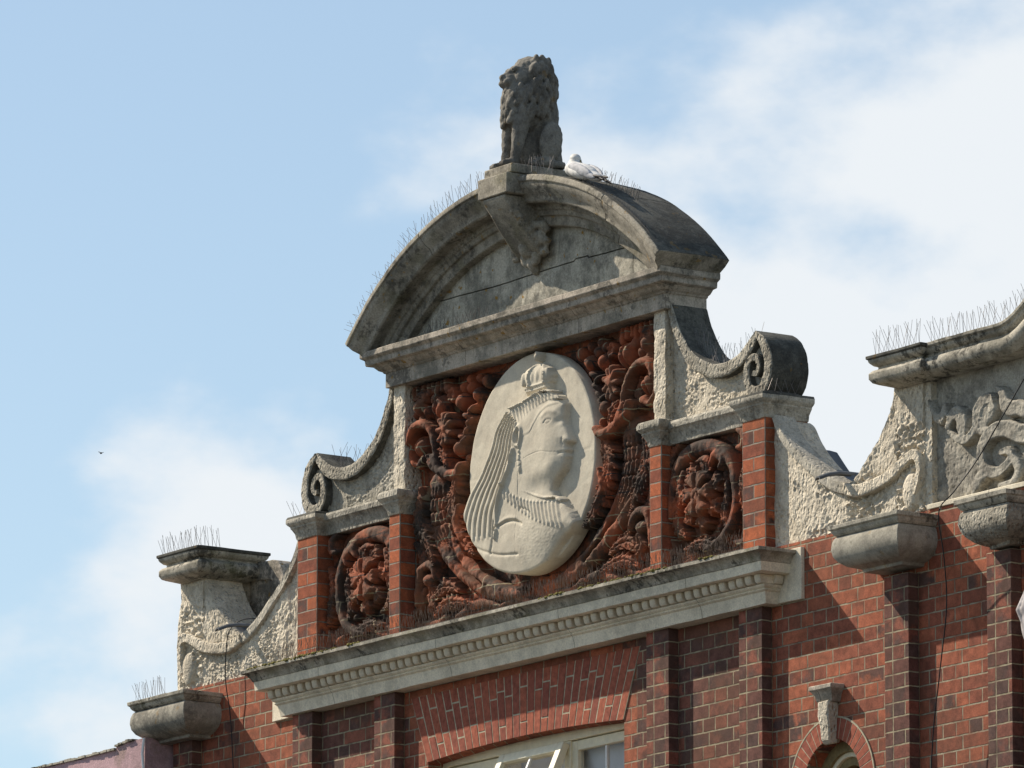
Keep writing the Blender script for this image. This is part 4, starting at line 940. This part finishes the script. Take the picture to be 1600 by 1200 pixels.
# ------------------------------------------------------------------ lion statue
lion = empty('lion_statue', (bx, 0, 11.79)); tag(lion, 'dark stone lion sitting upright on the bracket at the top of the arch', 'statue')
b = MB(); E = b.ell; rl = random.Random(5)
# trunk: chest high, narrowing to the rump
E((0, -.015, .325), (.112, .115, .13), (-.1, 0, 0), 20, 14); E((0, .09, .27), (.092, .09, .17), (-.15, 0, 0), 20, 14); E((0, .125, .12), (.098, .07, .13), (0, 0, 0), 20, 14); E((0, .14, .06), (.10, .06, .07))
E((0, .02, .12), (.055, .10, .14)); E((0, .02, .40), (.125, .135, .12), (0, 0, 0), 20, 14); E((0, .015, .548), (.098, .10, .072), (0, 0, 0), 20, 14)
# head
E((0, -.03, .50), (.092, .090, .085), (.1, 0, 0), 20, 14); E((0, .03, .515), (.118, .115, .10), (0, 0, 0), 20, 14); E((0, -.115, .478), (.054, .055, .042), (.18, 0, 0), 18, 12); E((0, -.163, .492), (.028, .016, .018)); E((0, -.105, .432), (.042, .048, .022), (.25, 0, 0)); E((0, -.12, .512), (.026, .05, .022), (.45, 0, 0))
E((0, -.085, .535), (.04, .05, .028), (.5, 0, 0))
for s in (-1, 1):
    E((s*.040, -.098, .540), (.024, .025, .014), (.2, 0, s*.3)); E((s*.030, -.138, .466), (.028, .030, .024)); E((s*.075, -.01, .565), (.022, .018, .026)); E((s*.062, -.065, .485), (.036, .045, .048))
# front legs with elbows and paws
    x = s*.062
    b.tube([(x*1.05, -.05, .33), (x*1.12, -.075, .25), (x*1.05, -.09, .17), (x, -.10, .10), (x, -.112, .045), (x, -.12, .02)], [.055, .052, .042, .033, .030, .034], 12)
    E((x, -.14, .024), (.038, .052, .024))
    for k in (-1, 0, 1): E((x+k*.021, -.182, .019), (.013, .021, .018))
# haunch, hock, hind foot
    E((s*.112, .088, .150), (.036, .070, .108), (-.22, 0, 0), 20, 14); E((s*.112, .05, .032), (.032, .085, .030))
    for k in (-1, 0, 1): E((s*.112+k*.018, -.032, .022), (.012, .019, .017))
# mane: rows of overlapping locks
for ring, (z, ry, rx, cy, n_) in enumerate(((.572, .10, .090, .02, 13), (.545, .122, .108, .015, 17), (.505, .135, .120, .02, 18), (.465, .14, .125, .02, 19), (.425, .145, .130, .015, 19), (.385, .145, .132, .005, 19), (.345, .14, .13, -.005, 18), (.305, .13, .122, -.015, 17), (.27, .115, .11, -.025, 13))):
    for i in range(n_):
        a = 2*math.pi*(i+.5*(ring % 2))/n_; x = rx*math.sin(a); y = cy-ry*math.cos(a)
        if z > .43 and math.cos(a) > .36: continue
        if z < .30 and math.cos(a) < -.1: continue
        q = rl.uniform(.8, 1.2); E((x*.97, cy+(y-cy)*.97, z+rl.uniform(-.012, .012)), (.026*q, .019*q, .040*q), (rl.uniform(-.35, .35)-.3*math.cos(a), .45*math.sin(a), 0), 9, 7)
for i in range(5): E((-.045+i*.022, -.045+.006*abs(i-2), .588-.004*abs(i-2)), (.016, .024, .016))
# tail curling round the rump
b.tube([(0, .18, .04), (.07, .18, .03), (.13, .15, .025), (.15, .09, .02)], [.02, .02, .018, .022], 8)
lb = b.build('lion_body', M['lion'], lion); fused(lb, .0055, 3, .0028, 42)
for v in lb.data.vertices: v.co.z = max(v.co.z, 0)
for s in (-1, 1): MB().ell((s*.046, -.110, .524), (.009, .009, .007)).build('eye', M['stone_dark'], lion)

lion.rotation_euler.z = R(-9); lion.scale = (1, 1, 1.07)

# ------------------------------------------------------------------ gull
gx = .755; gzz = ACZ+AR*math.cos(math.asin(gx/AR))+.004
gull = empty('seagull', (gx, -.10, gzz)); tag(gull, 'white and pale grey gull resting on the arch beside the lion', 'bird')
b = MB()
b.ell((-.03, 0, .075), (.16, .075, .068), (0, .10, 0), 24, 14); b.ell((-.12, 0, .085), (.085, .066, .068), (0, -.2, 0), 20, 12); b.ell((-.135, 0, .125), (.05, .045, .055)); b.ell((.10, 0, .055), (.11, .05, .04), (0, .18, 0), 20, 10)
b.ell((-.135, -.004, .175), (.040, .034, .038), (0, 0, 0), 18, 12); b.ell((-.13, .0, .15), (.04, .038, .04))
gb = b.build('gull_body', M['gull_w'], gull); fused(gb, .006, 3)
wv = MB()
for s in (-1, 1):
    wv.ell((.015, s*.052, .090), (.135, .022, .046), (0, .17, -s*.05), 20, 10); wv.ell((.10, s*.045, .062), (.10, .016, .028), (0, .2, -s*.12), 18, 8)
gw = wv.build('folded_wing', M['gull_g'], gull); fused(gw, .005, 2)
tv = MB()
for k in range(4): tv.ell((.215+.012*k, (-1.5+k)*.014, .048-.006*k), (.065, .007, .011), (0, .12+.08*k, (-1.5+k)*.08), 10, 6)
for s in (-1, 1): tv.ell((.205, s*.03, .058), (.06, .009, .012), (0, .0, -s*.2))
tv.build('wing_tip', M['gull_b'], gull)
MB().ell((-.095, .012, .158), (.030, .007, .007), (0, .5, -.3), 10, 6).build('bill', M['olive'], gull)
fe = MB()
for s in (-1, 1): fe.tube([(-.02, s*.03, .03), (-.02, s*.03, -.004)], .005, 6); fe.ell((-.035, s*.03, -.002), (.022, .014, .004))
fe.build('foot', M['olive'], gull)
gull.rotation_euler = (0, R(15), R(-8)); gull.scale = (1.0, .86, .68)

# ------------------------------------------------------------------ distant bird
fb = empty('flying_bird'); tag(fb, 'tiny dark bird far off in the sky at the left', 'bird')
dirv = (FWD*13200+RGT*(158-800)-UPV*(708-600)).normalized(); fb.location = cam.location+dirv*900
b = MB().ell((0, 0, 0), (.20, .07, .07)); b.add([(-.05, 0, .03), (.08, 0, .03), (.02, .30, .14), (-.06, .34, .12)], [(0, 1, 2, 3)]); b.add([(-.05, 0, .03), (.08, 0, .03), (.02, -.30, .14), (-.06, -.34, .12)], [(3, 2, 1, 0)])
o = b.build('bird_body', M['gull_b'], fb, fix=False)
m_ = o.modifiers.new('t', 'SOLIDIFY'); m_.thickness = .02

# ------------------------------------------------------------------ bird spikes
def spikes(label, pts, nrm=None, n=None, L0=.11, mat='wire', spread=.45, cross=.25, pitch=.03, r=.0011, seed=1, keep=1.):
    rs = random.Random(seed); P = [Vector(p) for p in pts]; ls = [(b-a).length for a, b in zip(P, P[1:])]; tot = sum(ls); n = n or max(3, int(tot/pitch))
    e = empty('bird_spikes', P[0]); wr_ = MB(); bs = MB(); o0 = P[0]
    for i in range(n):
        d = tot*(i+.5)/n; k = 0
        while k < len(ls)-1 and d > ls[k]: d -= ls[k]; k += 1
        p = P[k].lerp(P[k+1], min(1, d/ls[k])); t = (P[k+1]-P[k]).normalized(); up = Vector(nrm(p)) if nrm else Vector((0, 0, 1)); c = t.cross(up).normalized()
        if rs.random() > keep: continue
        for sg in (-1, 1):
            u = (up+t*(sg*spread*rs.uniform(.5, 1.3)-.12+rs.uniform(-.08, .08))+c*cross*rs.uniform(-1, 1)).normalized()
            l = L0*rs.uniform(.82, 1.08); b0 = p-o0; bend = t*rs.uniform(-.006, .006)
            wr_.tube([b0, b0+u*l*.5+bend*.4, b0+u*l+bend], r, 3, False)
    bs.tube([p-o0 for p in P], .0022, 4)
    wr_.build('spike_wires', M[mat], e, ang=0, fix=False); bs.build('spike_base', M['base'], e, ang=0, fix=False)
    tag(e, label, 'bird spikes', 'rows of anti-bird spikes on the ledges'); return e
ap = lambda t, y: ((AR+.006)*math.sin(t), y, ACZ+(AR+.006)*math.cos(t))
an = lambda p: Vector((p.x, 0, p.z-ACZ)).normalized()
arcp = lambda a, b, y: [ap(R(a)+(R(b)-R(a))*i/24, y) for i in range(25)]
spikes('long row of thin spikes up the left half of the arch', arcp(-46, -5, -.10), an, L0=.135, seed=2, spread=.42, pitch=.03)
spikes('spikes on the arch between the lion and the gull', arcp(5.2, 13, -.12), an, L0=.115, seed=3, pitch=.028, spread=.3)
spikes('spikes on the arch to the right of the gull', arcp(19, 31, .02), an, L0=.085, seed=4, pitch=.03, spread=.3)
spikes('short bent spikes on the front edge of the right arch slope', arcp(22, 42, -.145), lambda p: (an(p)+Vector((0, -.6, 0))).normalized(), L0=.03, seed=14, pitch=.02)
sl = cat([(1.50, 10.57), (1.70, 10.44), (1.85, 10.41), (2.0, 10.425), (2.1, 10.475)], 6)
spikes('spikes in the hollow of the left upper scroll', [(-p[0], .12, p[1]) for p in sl], L0=.13, seed=5, pitch=.05)
spikes('spikes in the hollow of the right upper scroll', [(p[0], .12, p[1]) for p in sl], L0=.13, seed=6, pitch=.035)
spikes('spikes on the cap of the left brick pier beside the volute', [(-2.345, -.02, 10.17), (-2.345, .25, 10.17)], L0=.11, seed=7, pitch=.03)
spikes('spikes on the cap of the right brick pier behind the volute', [(2.345, -.03, 10.17), (2.345, .2, 10.17)], L0=.08, seed=8, pitch=.04)
spikes('spikes on the left pedestal cap above the eroded stucco', [(-3.72, -.05, 10.14), (-3.29, -.05, 10.14), (-3.29, .1, 10.14)], L0=.12, seed=9, pitch=.026, spread=.2)
spikes('spikes on the lowest left corbel beside the pink wall', [(-3.77, -.20, 9.255), (-3.42, -.20, 9.26)], L0=.11, seed=10, pitch=.026, spread=.2)
spikes('spikes in the right roof gutter between the two gables', [(2.98, .40, 9.60), (3.14, .40, 9.66)], L0=.14, seed=11, pitch=.02, spread=.6)
spikes('spikes on the right pedestal cap below the clouds', [(3.37, -.06, 10.185), (3.78, -.06, 10.185)], L0=.14, seed=12, pitch=.028, spread=.35)
spikes('spikes along the curved coping of the right gable', [(x, .0, gz(x)+.178) for x in np.linspace(3.78, 4.75, 20)], L0=.13, seed=13, pitch=.03, spread=.3)
spikes('dense rusty spikes along the top of the main cornice', [(-2.3, -.14, 9.30), (2.3, -.14, 9.30)], L0=.11, seed=15, pitch=.016, mat='rust', spread=.3, cross=.2, r=.0010)
spikes('faint spikes on the ledge at the foot of the tympanum', [(-1.0, .0, 11.0), (-.35, .0, 11.0)], L0=.10, seed=16, pitch=.035, mat='rust')

# ------------------------------------------------------------------ cables
def cable(name, label, pts, r=.0035):
    P = cat(pts, 8); o = Vector(P[0]); e = MB().tube([Vector(p)-o for p in P], r, 6).build(name, M['cable'], None, loc=tuple(o)); tag(e, label, 'cable')
cable('cable', 'black cable hanging from the left roof gutter down the brick wall', [(-2.75, .28, 9.64), (-2.88, .15, 9.66), (-2.98, .05, 9.66), (-3.04, -.0, 9.60), (-3.055, -.015, 9.48), (-3.05, -.02, 9.30), (-3.03, .0, 9.1), (-3.0, .0, 8.85), (-2.97, 0, 8.5), (-2.95, .0, 8.0), (-2.93, 0, 7.0)])
cable('cable', 'black cable slanting across the right carved gable and down the bricks', [(5.1, -.02, 10.25), (4.75, -.05, 9.95), (4.50, -.07, 9.70), (4.28, -.08, 9.49), (4.17, -.15, 9.33), (4.13, -.22, 9.22), (4.09, -.16, 9.0), (4.03, -.10, 8.75), (3.95, -.09, 8.4), (3.88, -.09, 8.0), (3.8, -.08, 7.0)])
cable('cable', 'loose loop of black cable sticking up from the right gutter', [(3.12, .38, 9.66), (3.02, .38, 9.62), (2.96, .36, 9.66), (3.0, .36, 9.72), (3.10, .38, 9.72), (3.2, .4, 9.70)])
# carved boss at the far right edge
bo = MB(); bo.ell((4.80, -.03, 8.62), (.17, .12, .22), (0, .5, 0), 28, 18)
for k in range(5): bo.tube([(4.72+.03*k, -.09-.01*k, 8.78), (4.68+.04*k, -.13, 8.64), (4.74+.04*k, -.11, 8.48)], [.012, .02, .01], 8)
be = bo.build('stone_boss', M['pale_dome'], B); fused(be, .008, 1)
